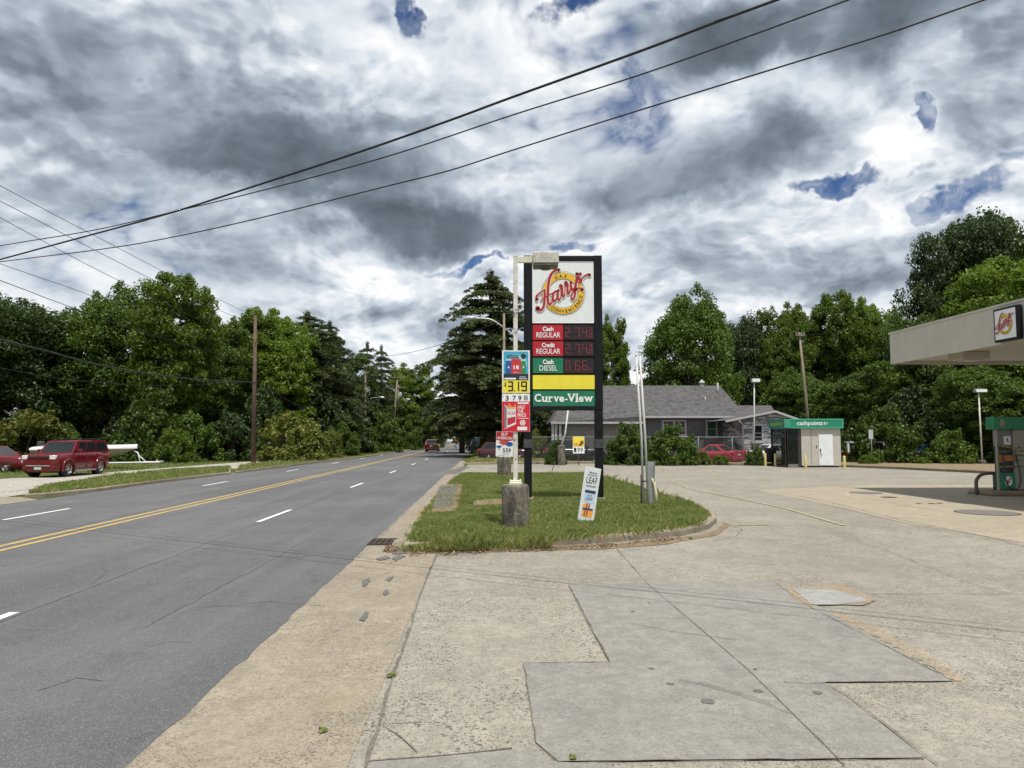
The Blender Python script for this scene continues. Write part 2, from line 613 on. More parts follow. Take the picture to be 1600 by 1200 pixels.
M_seam = simple('asphalt_seam', (.062, .062, .064), .9, var=.3, scale=15)
M_iron = simple('rusty_iron', (.075, .055, .042), .75, metal=.3, var=.3, scale=25)
M_manhole = simple('manhole_grey', (.13, .125, .115), .8, var=.2, scale=15)


def poly_at(px): return [G(*q) for q in px]


# ------------------------------------------------------------------ ground sheets
def big_sheet():
    mb = MB()
    xs = [-2200, -600, -200, -80, -40, -20, 0, 20, 40, 80, 200, 600, 2200]
    ys = [-400, -100, -30, 0, 30, 60, 100, 200, 400, 900, 2400]
    vs = [(x, y, -.03) for y in ys for x in xs]
    n = len(xs)
    mb.add(vs, [(j * n + i, j * n + i + 1, (j + 1) * n + i + 1, (j + 1) * n + i) for j in range(len(ys) - 1) for i in range(n - 1)])
    o = mb.build('ground', M_grassg); o['kind'] = 'structure'


big_sheet()
S_R, S_L, S_C = -2.07, -13.6, -8.3     # asphalt edges and centre line, metres across
# the road: straight away from the camera, bending left far off
left = [RD(S_L, d) for d in (-30, 60, 150, 215)] + [Vector((-26, 250, 0)), Vector((-38, 280, 0)), Vector((-60, 300, 0))]
right = jitter_line([RD(S_R, d) for d in (-30, 1)], 2, .0, 3)[:-1] + jitter_line([RD(S_R, d) for d in (1, 34)], .22, .022, 4)[:-1] + [RD(S_R, d) for d in (34, 60, 150, 235)] + [Vector((-16, 262, 0)), Vector((-30, 295, 0)), Vector((-58, 314, 0))]
poly_sheet('road', left + right[::-1], 0.0, M_asph)
# gutter and driveway apron strip beside the asphalt
gl = jitter_line([RD(-2.10, d) for d in (-8, 60)], .25, .0, 4)
poly_sheet('gutter', [RD(-2.30, d) for d in (-8, 60)] + [RD(-1.45, d) for d in (60, 36)] + [RD(-1.5, 14)] + [RD(-.80, d) for d in (12.6, 3, -8)], -.004, M_gut)
# forecourt lot
lot = [RD(-.80, -8), RD(-.80, 12.6), G(628, 858), G(660, 800), G(700, 745), G(690, 739), G(722, 726), G(940, 724), G(1180, 727.5), G(1300, 729), G(1400, 733), G(1600, 743), Vector((45, 29, 0)), Vector((60, 20, 0)), Vector((60, -12, 0)), Vector((3, -12, 0))]
poly_sheet('forecourt', lot, -.008, M_lot)
# coarse panel between the apron and the grey repair
poly_sheet('coarse_pavement', poly_at([(570, 1188), (655, 932), (892, 932), (896, 940), (949, 1036), (820, 1038), (836, 1160), (846, 1186)]), -.002, M_lot2)
poly_sheet('repair_pavement', jitter_line([G(*q) for q in [(889, 914), (1210, 910), (1490, 1064), (1288, 1066), (1445, 1184), (872, 1190), (838, 1160), (818, 1036), (954, 1034), (889, 914)]], .2, .008, 9)[:-1], 0.002, M_patch)
poly_sheet('lower_repair_pavement', poly_at([(566, 1203), (572, 1189), (700, 1180), (840, 1168), (856, 1188), (1000, 1200), (1640, 1200), (1700, 1290), (500, 1290)]), -.0005, M_patch)
bank = jitter_line([G(*q) for q in [(1212, 912), (1245, 918), (1320, 913), (1340, 925), (1368, 938), (1352, 946), (1290, 945), (1262, 948), (1212, 912)]], .08, .02, 5)[:-1]
poly_sheet('broken_pavement', bank, 0.004, M_orange)
bank = jitter_line([G(*q) for q in [(1236, 920), (1300, 922), (1345, 934), (1356, 941), (1300, 946), (1268, 945), (1236, 920)]], .08, .015, 6)[:-1]
poly_sheet('pale_repair_pavement', bank, 0.008, M_pale)
ed = jitter_line([G(*q) for q in [(1268, 949), (1330, 975), (1400, 1012), (1492, 1062), (1500, 1058), (1462, 1026), (1392, 990), (1328, 962), (1268, 949)]], .07, .05, 7)[:-1]
poly_sheet('crumbled_pavement', ed, -.003, M_orange)
poly_sheet('pump_pavement', poly_at([(1180, 766), (1334, 758), (1640, 757), (1900, 800), (1900, 900), (1620, 851), (1420, 818), (1300, 790)]), -.003, M_cream)

# joints and cracks, each a narrow filler strip
jb = MB()
def joint(pts, wd=.014, seed=1, z=.0065, amp=.004):
    ribbon(jb, jitter_line([G(*q) for q in pts], .15, amp * .7, seed), wd * .6, z, seed, .7)
joint([(569, 1204), (590, 1140), (612, 1060), (640, 985), (655, 932), (670, 895), (685, 862)], .035, 1, amp=.012)
joint([(957, 850), (1015, 915), (1170, 1048), (1320, 1196)], .012, 2)
joint([(655, 932), (893, 932)], .01, 3)
joint([(925, 968), (1089, 966)], .006, 4)
joint([(1362, 928.5), (1500, 928), (1700, 930)], .014, 5)
joint([(890, 913.5), (1210, 909.5)], .016, 6, amp=.008)
joint([(889, 914), (920, 975), (953, 1035)], .016, 7, amp=.008)
joint([(954, 1034.5), (818, 1036.5), (838, 1160), (872, 1190), (1445, 1185)], .013, 8, amp=.01)
joint([(1212, 911), (1268, 950), (1490, 1065)], .012, 9, amp=.01)
joint([(1286, 1066), (1320, 1084), (1466, 1196)], .014, 10, amp=.008)
joint([(1290, 1066), (1482, 1065)], .012, 11)
joint([(1140, 848), (1250, 843), (1340, 846), (1380, 858), (1440, 882), (1520, 912), (1576, 928)], .014, 12, amp=.02)
joint([(1170, 765), (1250, 775), (1320, 790), (1420, 815), (1540, 838), (1640, 862)], .03, 13)
joint([(1180, 820), (1320, 821), (1450, 829), (1600, 833)], .012, 14, amp=.02)
joint([(1430, 822), (1520, 838), (1640, 862)], .02, 15, amp=.02)
joint([(846, 848), (957, 850), (1100, 852)], .01, 16)
joint([(596, 1131), (625, 1131), (660, 1128)], .008, 17, z=.003, amp=.02)
joint([(598, 1132), (625, 1152), (652, 1176)], .014, 18, amp=.02)
joint([(572, 1190), (700, 1180), (800, 1169), (1000, 1166)][:3], .02, 19, z=.0035, amp=.012)
joint([(640, 795), (588, 845), (560, 872)], .012, 21, z=.003, amp=.01)
joint([(525, 898), (570, 905), (612, 893)], .012, 22, z=.003, amp=.03)
joint([(1142, 820), (1160, 827), (1150, 838), (1110, 846)], .02, 23)
joint([(1600, 965), (1500, 950), (1360, 940)], .008, 24, amp=.03)
jb.build('pavement_joints', M_joint)['kind'] = 'structure'
# tar spots
tb = MB()
for k, q in enumerate([[(562, 968), (570, 955), (577, 956), (570, 970)], [(598, 924), (606, 920), (608, 926), (600, 931)], [(604, 905), (612, 899), (615, 902), (607, 909)], [(566, 907), (576, 902), (580, 906), (568, 918)],
                       [(588, 872), (604, 868), (610, 872), (592, 876)], [(612, 872), (626, 866), (634, 869), (618, 876)], [(612, 862), (630, 860), (636, 864), (616, 866)]]):
    pts = jitter_line([G(*a, .0055) for a in q] + [G(*q[0], .0055)], .06, .012, k)[:-1]
    c = sum(pts, Vector()) / len(pts)
    tb.add(pts + [c], [(i, (i + 1) % len(pts), len(pts)) for i in range(len(pts))])
for (px, py, r) in [(1105, 1095, .055), (1047, 1068, .03), (1185, 1079, .035), (1277, 1082, .035), (989, 955, .025), (1018, 1044, .025), (1180, 1045, .02), (1014, 941, .02)]:
    c = G(px, py, .0062)
    tb.add([c] + [c + Vector((math.cos(a) * r * random.uniform(.8, 1.2), math.sin(a) * r * random.uniform(.8, 1.2), 0)) for a in [i * math.pi / 5 for i in range(10)]], [(0, i + 1, (i + 1) % 10 + 1) for i in range(10)])
tb.build('pavement_stains', M_tar)['kind'] = 'structure'
# oil and rubber marks on the slabs
M_oil = concrete('oil_marked_concrete', (.255, .245, .225), (.14, .135, .125), .4, (.2, .17, .13), .3, .5, blotch=.12)
ob = MB()
ribbon(ob, jitter_line([G(*q) for q in [(1062, 1062), (1100, 1070), (1150, 1084), (1200, 1100), (1238, 1116)]], .05, .018, 41), .055, .0035, 41, .9)
ribbon(ob, jitter_line([G(*q) for q in [(1225, 1066), (1262, 1068), (1288, 1067)]], .05, .01, 42), .03, .0035, 42, .9)
ribbon(ob, jitter_line([G(*q) for q in [(985, 975), (1060, 988), (1150, 1000)]], .06, .015, 43), .03, .0035, 43, .9)
ob.build('pavement_oil_marks', M_oil)['kind'] = 'structure'
# asphalt seams and cracks
sb = MB()
def seam(pts, wd, seed, amp=.02):
    ribbon(sb, jitter_line(pts, .3, amp, seed), wd, .003, seed, .6)
seam([RD(-5.0, 6), RD(-5.05, 40), RD(-4.9, 90)], .016, 2, .01)
seam([RD(-8.75, 9), RD(-8.7, 100)], .025, 3, .01)
seam([G(142, 912), G(158, 900), G(166, 893), G(158, 885)], .02, 4)
seam([G(600, 778), G(640, 781)], .03, 5)
seam([G(655, 723), G(690, 725)], .05, 6)
seam([G(230, 1010), G(262, 1002), G(300, 1004)], .010, 31, .03)
seam([G(330, 945), G(390, 948), G(430, 940)], .010, 32, .04)
seam([G(60, 1080), G(120, 1060), G(160, 1064)], .008, 33, .03)
seam([G(420, 868), G(470, 872), G(520, 862)], .012, 34, .04)
seam([RD(-3.4, 7.5), RD(-3.3, 12), RD(-3.45, 17)], .010, 35, .035)
seam([G(310, 950), G(420, 940), G(500, 946)], .012, 7, .04)
sb.build('asphalt_seams', M_seam)['kind'] = 'structure'

# ------------------------------------------------------------------ road markings
yb = MB()
for off in (-.16, .16):
    ribbon(yb, [RD(S_C + off + (.02 * math.sin(d * .3)), d) for d in range(-20, 216, 2)], .115, .0045)
yb.build('road_centre_line', M_yline)['kind'] = 'structure'
wb = MB()
d = 5.4 - 11.3 * 2
while d < 215:
    ribbon(wb, [RD(-5.12, d), RD(-5.12, d + 2.75)], .11, .0045); d += 11.3
d = 17.1 - 36
while d < 215:
    ribbon(wb, [RD(-11.1, d), RD(-11.1, d + 2.7)], .11, .0045); d += 12.0
wb.build('road_lane_line', M_wline)['kind'] = 'structure'
fb = MB()
ribbon(fb, [G(1080, 765), G(1150, 778), G(1230, 795), G(1318, 821)], .10, .005)
ribbon(fb, [G(1150, 820), G(1200, 820)], .10, .005)
ribbon(fb, [G(1040, 748), G(1080, 765)], .07, .005)
fb.build('forecourt_paint_line', M_fadey)['kind'] = 'structure'

# ------------------------------------------------------------------ verges, raised on kerbs
KH = .13
isl_out = [(630, 862), (700, 857), (780, 855), (860, 852), (940, 848), (1010, 842), (1070, 836), (1108, 826), (1120, 816), (1112, 805), (1085, 792), (1040, 777), (1000, 765), (955, 751), (930, 742.5), (800, 742.5), (735, 743), (716, 744), (698, 757), (675, 782), (650, 812), (634, 838)]
isl = [G(x, y) for x, y in isl_out]
slab('island_kerb', isl, -.05, KH, M_kerb, bev=.05)


def shrink(pts, d, extra=None):
    c = sum(pts, Vector()) / len(pts)
    n = len(pts); out_ = []
    area = sum(pts[i].x * pts[(i + 1) % n].y - pts[(i + 1) % n].x * pts[i].y for i in range(n))
    sg = 1 if area > 0 else -1
    for i in range(n):
        a, b, e = pts[i - 1], pts[i], pts[(i + 1) % n]
        n1_ = Vector((-(b - a).y, (b - a).x, 0)).normalized() * sg
        n2_ = Vector((-(e - b).y, (e - b).x, 0)).normalized() * sg
        q = (n1_ + n2_)
        q = q.normalized() if q.length > 1e-6 else n1_
        out_.append(b + q * (d / max(.5, q.dot(n1_))))
    return out_


isl_in = shrink(isl, .16)
poly_sheet('island_turf', isl_in, KH + .004, M_grassg)
poly_sheet('island_bare_patch', jitter_line([G(*q, KH) for q in [(690, 757), (724, 757), (716, 790), (706, 800), (672, 802), (680, 776), (690, 757)]], .3, .04, 3)[:-1], KH + .008, M_dirt)
poly_sheet('island_asphalt_patch', jitter_line([G(*q, KH) for q in [(686, 760), (716, 759), (704, 792), (676, 794), (686, 760)]], .3, .03, 4)[:-1], KH + .012, M_tar)
poly_sheet('island_worn_patch', jitter_line([G(*q, KH) for q in [(738, 784), (765, 780), (808, 781), (812, 786), (775, 789), (740, 789), (738, 784)]], .2, .06, 8)[:-1], KH + .008, M_dirt)
# loose dirt washed against the near kerb
dp = [G(*q) for q in [(600, 851), (628, 852), (700, 860), (790, 857), (870, 853), (960, 849), (1060, 840), (1110, 832), (1128, 822), (1130, 815), (1142, 820), (1120, 836), (1040, 850), (940, 858), (860, 860), (780, 862), (700, 864), (640, 866), (604, 860)]]
poly_sheet('kerb_dirt', jitter_line(dp + [dp[0]], .25, .035, 12)[:-1], -.001, M_dirt)
# verge and pavement beyond the lot entrance
poly_sheet('entrance_asphalt', poly_at([(690, 739.5), (722, 729), (735, 729), (712, 741)]), .001, M_tar)
v2 = [G(*q) for q in [(722, 727), (760, 721), (940, 720), (1180, 722), (1300, 724), (1400, 728), (1600, 736), (1760, 744), (1760, 748), (1600, 742), (1400, 732.5), (1300, 728.5), (1180, 727), (940, 723.5), (722, 728)]]
v2 = [G(724, 726), G(748, 714.5), G(940, 712), G(1180, 714), G(1600, 722), Vector((60, 48, 0)), Vector((60, 26, 0)), G(1600, 741.5), G(1400, 732), G(1300, 728), G(1180, 726.5), G(940, 723.2)]
slab('lot_kerb', v2, -.05, .12, M_kerb, bev=.04)
poly_sheet('lot_turf', shrink(v2, .14), .125, M_dirt)
poly_sheet('sidewalk', [G(742, 718.3, .12), G(860, 717.8, .12), G(860, 716.2, .12), G(746, 716.4, .12)], .130, M_pale)
poly_sheet('yard_ground', [G(750, 713.5), G(940, 711), G(1180, 713), G(1600, 720), Vector((70, 50, 0)), Vector((90, 120, 0)), Vector((2, 120, 0)), RD(-1.6, 100)], -.006, M_dirt)
poly_sheet('roadside_verge', [RD(-1.45, 46), RD(-1.45, 210), Vector((12, 210, 0)), Vector((8, 75, 0)), Vector((2.0, 62, 0)), G(752, 712)], .05, M_grassg)

# left side: raised verge, gravel drive, lawn
lv = [G(*q) for q in [(38, 778), (70, 776), (150, 768), (240, 756), (360, 741), (362, 731), (280, 736), (170, 747), (100, 758), (55, 766)]]
slab('left_kerb', lv, -.05, .12, M_kerb, bev=.04)
poly_sheet('left_verge', shrink(lv, .12), .125, M_grassg)
poly_sheet('driveway_apron', poly_at([(-200, 812), (0, 789), (60, 781), (36, 777), (0, 776), (-200, 790)]) , .0035, M_gut)
poly_sheet('gravel_drive', poly_at([(-300, 800), (0, 777), (50, 770), (110, 757), (200, 745), (362, 732), (430, 728), (520, 718), (500, 716), (390, 721), (280, 729), (165, 738), (0, 748), (-300, 765)]), -.014, M_gravel)
lv2 = [G(*q) for q in [(368, 740), (460, 728), (560, 716), (640, 704), (660, 698)]] + [RD(-18.6, 150), RD(-18.6, 60), G(440, 721), G(372, 730)]
slab('far_left_kerb', lv2, -.05, .12, M_kerb, bev=.04)
poly_sheet('far_left_verge', shrink(lv2, .12), .125, M_grassg)
# hollow of leaf litter under the wood
poly_sheet('wood_floor', [G(-400, 735), G(100, 722), G(300, 716), RD(-21, 70), RD(-21, 200), Vector((-120, 220, 0)), Vector((-140, 60, 0))], -.020, simple('leaf_litter', (.060, .048, .028), .95, var=.4, scale=3))

# ------------------------------------------------------------------ foliage
rng = np.random.default_rng(11)


def quads_mesh(name, verts, mats, smooth=False):
    """verts: (n,4,3) array"""
    n = len(verts)
    me = bpy.data.meshes.new(name)
    me.vertices.add(n * 4)
    me.vertices.foreach_set('co', verts.reshape(-1).astype(np.float32))
    me.loops.add(n * 4)
    me.loops.foreach_set('vertex_index', np.arange(n * 4, dtype=np.int32))
    me.polygons.add(n)
    me.polygons.foreach_set('loop_start', np.arange(0, n * 4, 4, dtype=np.int32))
    me.polygons.foreach_set('loop_total', np.full(n, 4, dtype=np.int32))
    me.materials.append(mats)
    me.update(calc_edges=True)
    return me


def unit(v): return v / np.maximum(np.linalg.norm(v, axis=-1, keepdims=True), 1e-9)


def leaves(cent, rad, per, size, flat=.75, droop=0.0, aspect=.62, up=.5, shell=.35, r=rng):
    """leaf quads spread in flattened balls round the clump centres"""
    n = len(cent) * per
    c = np.repeat(cent, per, 0); rr = np.repeat(rad, per)[:, None]
    d = unit(r.normal(size=(n, 3)))
    k = r.random((n, 1)) ** shell
    off = d * k * rr
    off[:, 2] *= flat
    off[:, 2] -= droop * (np.linalg.norm(off[:, :2], axis=1) ** 2) / np.maximum(rr[:, 0], .01)
    pos = c + off
    nor = unit(d * .8 + r.normal(size=(n, 3)) * .75 + np.array([0, 0, up]))
    a = unit(np.cross(nor, r.normal(size=(n, 3))))
    b = np.cross(nor, a)
    s = size * (0.6 + .8 * r.random((n, 1)))
    q = np.stack([pos - a * s, pos - b * s * aspect + nor * s * .15, pos + a * s, pos + b * s * aspect + nor * s * .15], 1)
    return q


def leaf_mat(name, c1, c2, tr=.35, warm=(.16, .13, .02), wa=.10):
    def f(n):
        p = objc(n)
        oi = n.node('ShaderNodeObjectInfo')
        ge = n.node('ShaderNodeNewGeometry')
        ri = ge.outputs['Random Per Island']
        c = n.mix(n.mr(n.noise(p, .35, 3, .6), .35, .65), c1, c2)
        c = n.mix(n.mr(ri, .0, 1.0, 0, .55, smooth=False), c, tuple(x * 1.55 for x in c2))
        c = n.mix(n.mr(ri, .90, 1.0, 0, wa * 3), c, warm)
        k = n.mr(oi.outputs['Random'], 0, 1, .78, 1.25, smooth=False)
        c = n.vm('SCALE', c, scale=k)
        n.put(n.b, 'Base Color', c); n.put(n.b, 'Roughness', .5); n.put(n.b, 'Specular IOR Level', .32)
        t = n.node('ShaderNodeBsdfTranslucent')
        n.put(t, 'Color', n.vm('MULTIPLY', c, (1.25, 1.35, .55)))
        mx = n.node('ShaderNodeMixShader')
        n.put(mx, 0, tr)
        n.nt.links.new(n.b.outputs[0], mx.inputs[1]); n.nt.links.new(t.outputs[0], mx.inputs[2])
        n.nt.links.new(mx.outputs[0], n.o.inputs[0])
    return mat(name, f)


L_mid = leaf_mat('leaf_green', (.042, .074, .011), (.070, .112, .016))
L_bright = leaf_mat('leaf_bright', (.060, .105, .010), (.098, .145, .016), .4)
L_dark = leaf_mat('leaf_dark', (.020, .040, .009), (.036, .060, .014), .25)
L_cedar = leaf_mat('needles_cedar', (.038, .056, .018), (.060, .080, .026), .18, wa=.05)
L_olive = leaf_mat('leaf_olive', (.075, .092, .018), (.120, .128, .024), .35, (.20, .14, .03), .12)
M_bark = simple('bark', (.085, .068, .052), .95, var=.35, scale=5)


def crown_pts(n, rx, rz, zc, lump=.35, r=rng, bottom=-.9, seedv=0):
    """points through a lumpy egg-shaped crown"""
    d = unit(r.normal(size=(n * 3, 3)))
    d = d[d[:, 2] > bottom][:n]
    lob = unit(r.normal(size=(9, 3)))
    l_ = np.clip((d @ lob.T), 0, 1) ** 4
    k = 1 - lump + lump * np.clip(l_.sum(1), 0, 1.25)
    rad = k * (0.50 + .5 * r.random(len(d)) ** .5)
    p = d * rad[:, None]
    ax = 1.0 + .06 * np.clip(-d[:, 2], 0, 1)        # narrower towards the top
    sq = np.sign(d[:, 2]) * np.abs(d[:, 2]) ** .80
    return np.stack([p[:, 0] * rx * ax, p[:, 1] * rx * ax, zc + sq * rad * rz], 1)


def trunk_mesh(name, H, r0, tips, r=random, zsplit=.3):
    mb = MB()
    k = [Vector((0, 0, -.2))]
    x = y = 0
    for i in range(1, 7):
        x += r.uniform(-.12, .12) * H / 12; y += r.uniform(-.12, .12) * H / 12
        k.append(Vector((x, y, H * .82 * i / 6)))
    mb.tube(k, [r0 * 1.25, r0, r0 * .85, r0 * .7, r0 * .5, r0 * .33, r0 * .15], 9)
    for t in tips:
        t = Vector(t)
        zz = min(max(t.z * .62 - .6, H * .15), H * .75)
        f = zz / (H * .82) * 6; i = min(int(f), 5)
        b = k[i].lerp(k[i + 1], f - i)
        mid = b.lerp(t, .5) + Vector((r.uniform(-.3, .3), r.uniform(-.3, .3), -.05 * (t - b).length))
        rr = r0 * .28
        mb.tube([b, mid, t], [rr, rr * .6, rr * .15], 5, caps=False)
    return mb.mesh(name, M_bark)


def decid(idx, H, rx, z0, clumps, per, size, lm, crad=(.09, .17), lump=.35, rs=0):
    r = np.random.default_rng(100 + idx)
    rz = (H - z0) / 2
    c = crown_pts(clumps, rx * .90, rz * .92, z0 + rz, lump, r)
    rad = r.uniform(crad[0], crad[1], len(c)) * rx * 1.5
    q = leaves(c, rad, per, size, .62, .25, r=r)
    # twiggy outliers break the outline
    far = c[r.integers(0, len(c), clumps // 3)]
    out_ = far + unit(far - np.array([0, 0, z0 + rz * .8])) * r.uniform(.3, .9, (len(far), 1)) * rx * .16
    q2 = leaves(out_, np.full(len(out_), rx * .075), per // 3, size * .9, .9, .2, r=r)
    cm = quads_mesh('crown', np.concatenate([q, q2]), lm)
    random.seed(200 + idx)
    tm = trunk_mesh('trunk', H, H * .017 + .06, [c[i] for i in range(0, len(c), max(1, len(c) // 34))], random)
    return cm, tm


def cedar(idx, H, rb, lm, tiers=34, size=.13, dens=1.0):
    r = np.random.default_rng(300 + idx)
    random.seed(300 + idx)
    mb = MB()
    mb.tube([(0, 0, -.2), (.05, 0, H * .3), (-.05, .05, H * .6), (0, 0, H * .97)], [H * .02 + .06, H * .016 + .04, H * .01, .03], 8)
    Q = []
    nb = tiers * 3
    for i in range(nb):
        lay = int(i / 6.5); nl = nb / 6.5
        f = (lay + r.random() * .34) / nl
        z = H * (.13 + .85 * f)
        L = rb * (1.06 - f ** 2.5 * .80) * r.uniform(.42, 1.30)
        if f < .06: L *= .75
        az = r.random() * 6.283
        dx, dy = math.cos(az), math.sin(az)
        rise = r.uniform(.10, .34)
        n = max(4, int(L / .34))
        pts = []
        for k in range(n + 1):
            t = k / n
            pts.append(Vector((dx * L * t, dy * L * t, z + L * (rise * t - .46 * t ** 2.6))))
        mb.tube([pts[0], pts[n // 2], pts[-1]], [.05 + L * .008, .035, .012], 4, caps=False)
        cs = []; rd = []
        for k in range(1, n + 1):
            t = k / n
            wside = L * .28 * math.sin(min(1, t * 1.15) * math.pi) * .9 + .12
            m_ = max(1, int(wside / .22))
            for j in range(-m_, m_ + 1):
                s = j / max(1, m_) * wside * r.uniform(.7, 1.1)
                p = pts[k]
                cs.append((p.x - dy * s, p.y + dx * s, p.z - abs(s) * .28 + r.normal() * .05))
                rd.append(.30)
        cs = np.array(cs); rd = np.array(rd)
        Q.append(leaves(cs, rd, int(17 * dens), size, .22, .5, aspect=.22, up=1.1, shell=.5, r=r))
    # leader tuft
    Q.append(leaves(np.array([[0, 0, H * (.93 + .07 * t)] for t in np.linspace(0, 1, 8)]), np.full(8, .3), 40, size, 1.0, .3, aspect=.25, r=r))
    return quads_mesh('crown', np.concatenate(Q), lm), mb.mesh('trunk', M_bark)


def bush(idx, rx, H, lm, clumps=70, per=120, size=.07):
    r = np.random.default_rng(500 + idx)
    d = unit(r.normal(size=(clumps * 3, 3))); d = d[d[:, 2] > -.15][:clumps]
    k = r.uniform(.5, 1, (len(d), 1)) ** .6
    c = d * k * np.array([rx * .86, rx * .86, H * .86]); c[:, 2] += H * .10
    rad = r.uniform(.12, .24, len(c)) * min(rx, H)
    q = leaves(c, rad, per, size, .8, .15, r=r)
    tip = c[r.integers(0, len(c), clumps // 2)]
    tip = tip + unit(tip) * rx * .16
    q2 = leaves(tip, np.full(len(tip), rx * .07), per // 3, size, 1.1, 0, r=r)
    mb = MB(); random.seed(idx)
    for i in range(9):
        t = c[random.randrange(len(c))]
        mb.tube([(random.uniform(-.1, .1), random.uniform(-.1, .1), -.1), (t[0] * .5, t[1] * .5, t[2] * .55), tuple(t)], [.035, .022, .008], 5, caps=False)
    return quads_mesh('crown', np.concatenate([q, q2]), lm), mb.mesh('stem', M_bark)


# prototype meshes, 15 m tall broadleaf trees and 15 m cedars
P = {
    'a': decid(1, 15, 5.2, 1.6, 330, 185, .120, L_mid),
    'b': decid(2, 15, 4.4, 1.2, 330, 185, .118, L_bright, lump=.28),
    'c': decid(3, 15, 5.6, 2.6, 240, 190, .120, L_dark, (.10, .18), .55),
    'd': decid(4, 15, 4.8, 1.0, 300, 190, .118, L_bright, (.08, .15), .42),
    'e': decid(5, 15, 6.0, 4.0, 170, 220, .120, L_dark, (.09, .15), .65),
    'f': decid(6, 15, 5.0, 1.4, 330, 185, .118, L_mid, (.08, .15), .45),
    'k': cedar(1, 15, 4.6, L_cedar, 40, .14, 1.2),
    'l': cedar(2, 15, 4.0, L_cedar, 30),
    's': bush(1, 1.6, 2.1, L_mid, 90, 130, .060),
    't': bush(2, 1.6, 2.2, L_olive, 90, 120, .060),
    'u': bush(3, 1.5, 1.9, L_bright, 60, 110, .060),
    'v': bush(4, 1.6, 2.0, L_dark, 90, 130, .060),
}
PH = dict(a=15, b=15, c=15, d=15, e=15, f=15, k=15, l=15, s=2.3, t=2.4, u=2.1, v=2.2)
PW = dict(a=10.4, b=8.8, c=11.2, d=9.6, e=12, f=10, k=8.8, l=7.6, s=3.3, t=3.3, u=3.1, v=3.3)
plant_n = [0]
def low_(k): return k in 'stuv'


def plant(kind, px, top, wpx, D, label, name=None, cat=None, group=None, base=0.0):
    """kind: prototype; px: middle; top: height read from the survey; wpx: width"""
    x = X(px, D); h = max(.4, Z(top, D) - base); wd = wpx / FPX * D * (1.0 if 900 < px < 1110 and not low_(kind) else 1.22 if kind in 'abcdf' else 1.12)
    cm, tm = P[kind]
    low = kind in 'stuv'
    name = name or ('bush' if low else 'cedar_tree' if kind in 'kl' else 'broadleaf_tree')
    o = thing(name, label, cat or ('bush' if low else 'tree'), (x, D, base), 0, group)
    plant_n[0] += 1
    o.rotation_euler.z = (plant_n[0] * 2.399) % 6.283
    sx = wd / PW[kind]; sz = h / PH[kind]
    o.scale = (sx, sx, sz)
    link('stem' if low else 'trunk', tm, o)
    link('foliage' if low else 'crown', cm, o)
    return o


TG = 'trees of the wood left of the road'
for a in [
    ('c', 35, 455, 190, 61, 'open crowned dark tree at the far left of the wood, sky showing through'),
    ('a', 118, 462, 130, 68, 'mid green tree in the gap between the open dark tree and the tall pair'),
    ('a', 182, 430, 150, 63, 'tall dull green tree just left of the brightest tall tree'),
    ('b', 262, 424, 125, 60, 'tall bright green round topped tree behind the red suv and boat'),
    ('f', 330, 490, 110, 68, 'mid green tree rising between the bright tall tree and the brown pole'),
    ('d', 372, 477, 110, 72, 'leafy tree top directly behind the brown utility pole'),
    ('d', 432, 474, 115, 72, 'bright domed tree just right of the brown utility pole'),
    ('k', 476, 488, 150, 78, 'dark layered cedar with flat boughs right of the domed tree'),
    ('k', 512, 503, 105, 86, 'narrower cedar with ragged top beside the layered cedar'),
    ('f', 538, 543, 80, 98, 'dull green tree stepping down behind the ragged cedar'),
    ('l', 572, 535, 70, 104, 'twin topped cedar standing alone against the sky, left one'),
    ('l', 594, 540, 62, 108, 'cedar with drooping flat boughs just behind the leaning pole'),
    ('d', 645, 566, 78, 128, 'bright green rounded tree behind the wooden poles along the road'),
    ('f', 618, 612, 70, 125, 'low mid green tree under the bright rounded one'),
    ('f', 676, 622, 46, 170, 'small distant tree at the bend of the road'),
    ('d', 668, 646, 60, 150, 'bright low tree overhanging the verge before the bend'),
    ('a', -70, 440, 200, 60, 'big tree cut by the left edge of the picture'),
]:
    plant(*a, group=TG)
UG = 'undergrowth along the left wood edge'
for a in [
    ('t', 35, 632, 150, 54, 'wide yellowish green bush behind the red saloon'),
    ('t', -70, 630, 130, 54, 'yellowish bush at the left picture edge'),
    ('s', 100, 655, 70, 57, 'rounded green bush behind the bonnet of the red suv'),
    ('s', 245, 600, 120, 57, 'tall leafy bush behind the parked boat'),
    ('v', 200, 640, 90, 60, 'dark bush in the shade behind the boat windscreen'),
    ('s', 305, 640, 100, 58, 'dark leafy bush between the boat and the brown pole'),
    ('v', 360, 640, 90, 60, 'shaded bush directly behind the foot of the brown pole'),
    ('t', 458, 636, 116, 58, 'broad rounded yellow green bush right of the brown pole'),
    ('t', 515, 668, 44, 64, 'smaller yellow green bush right of the broad rounded one'),
    ('s', 532, 655, 60, 70, 'mid green bush before the next wooden pole'),
    ('v', 555, 640, 60, 82, 'dark bush left of the pole with the curved lamp arm'),
    ('u', 580, 686, 22, 84, 'small bright green bush at the foot of the pole with the curved lamp arm'),
    ('s', 600, 640, 60, 92, 'dark green bush behind the leaning pole foot'),
    ('s', 640, 655, 50, 110, 'rounded bush beside the road behind the third pole'),
    ('s', 672, 650, 44, 135, 'green bush near the bend above the red hatchback'),
    ('v', 410, 600, 90, 66, 'dark shrubby growth behind the yellow green bushes'),
    ('v', 150, 600, 120, 64, 'dark shrubby growth above the red suv roof'),
    ('v', 500, 600, 90, 74, 'dark shrubby growth under the layered cedar'),
    ('u', 272, 660, 60, 55, 'low bright leafy shoots right of the boat bow'),
]:
    plant(*a, group=UG)
RG = 'trees behind the gas station lot'
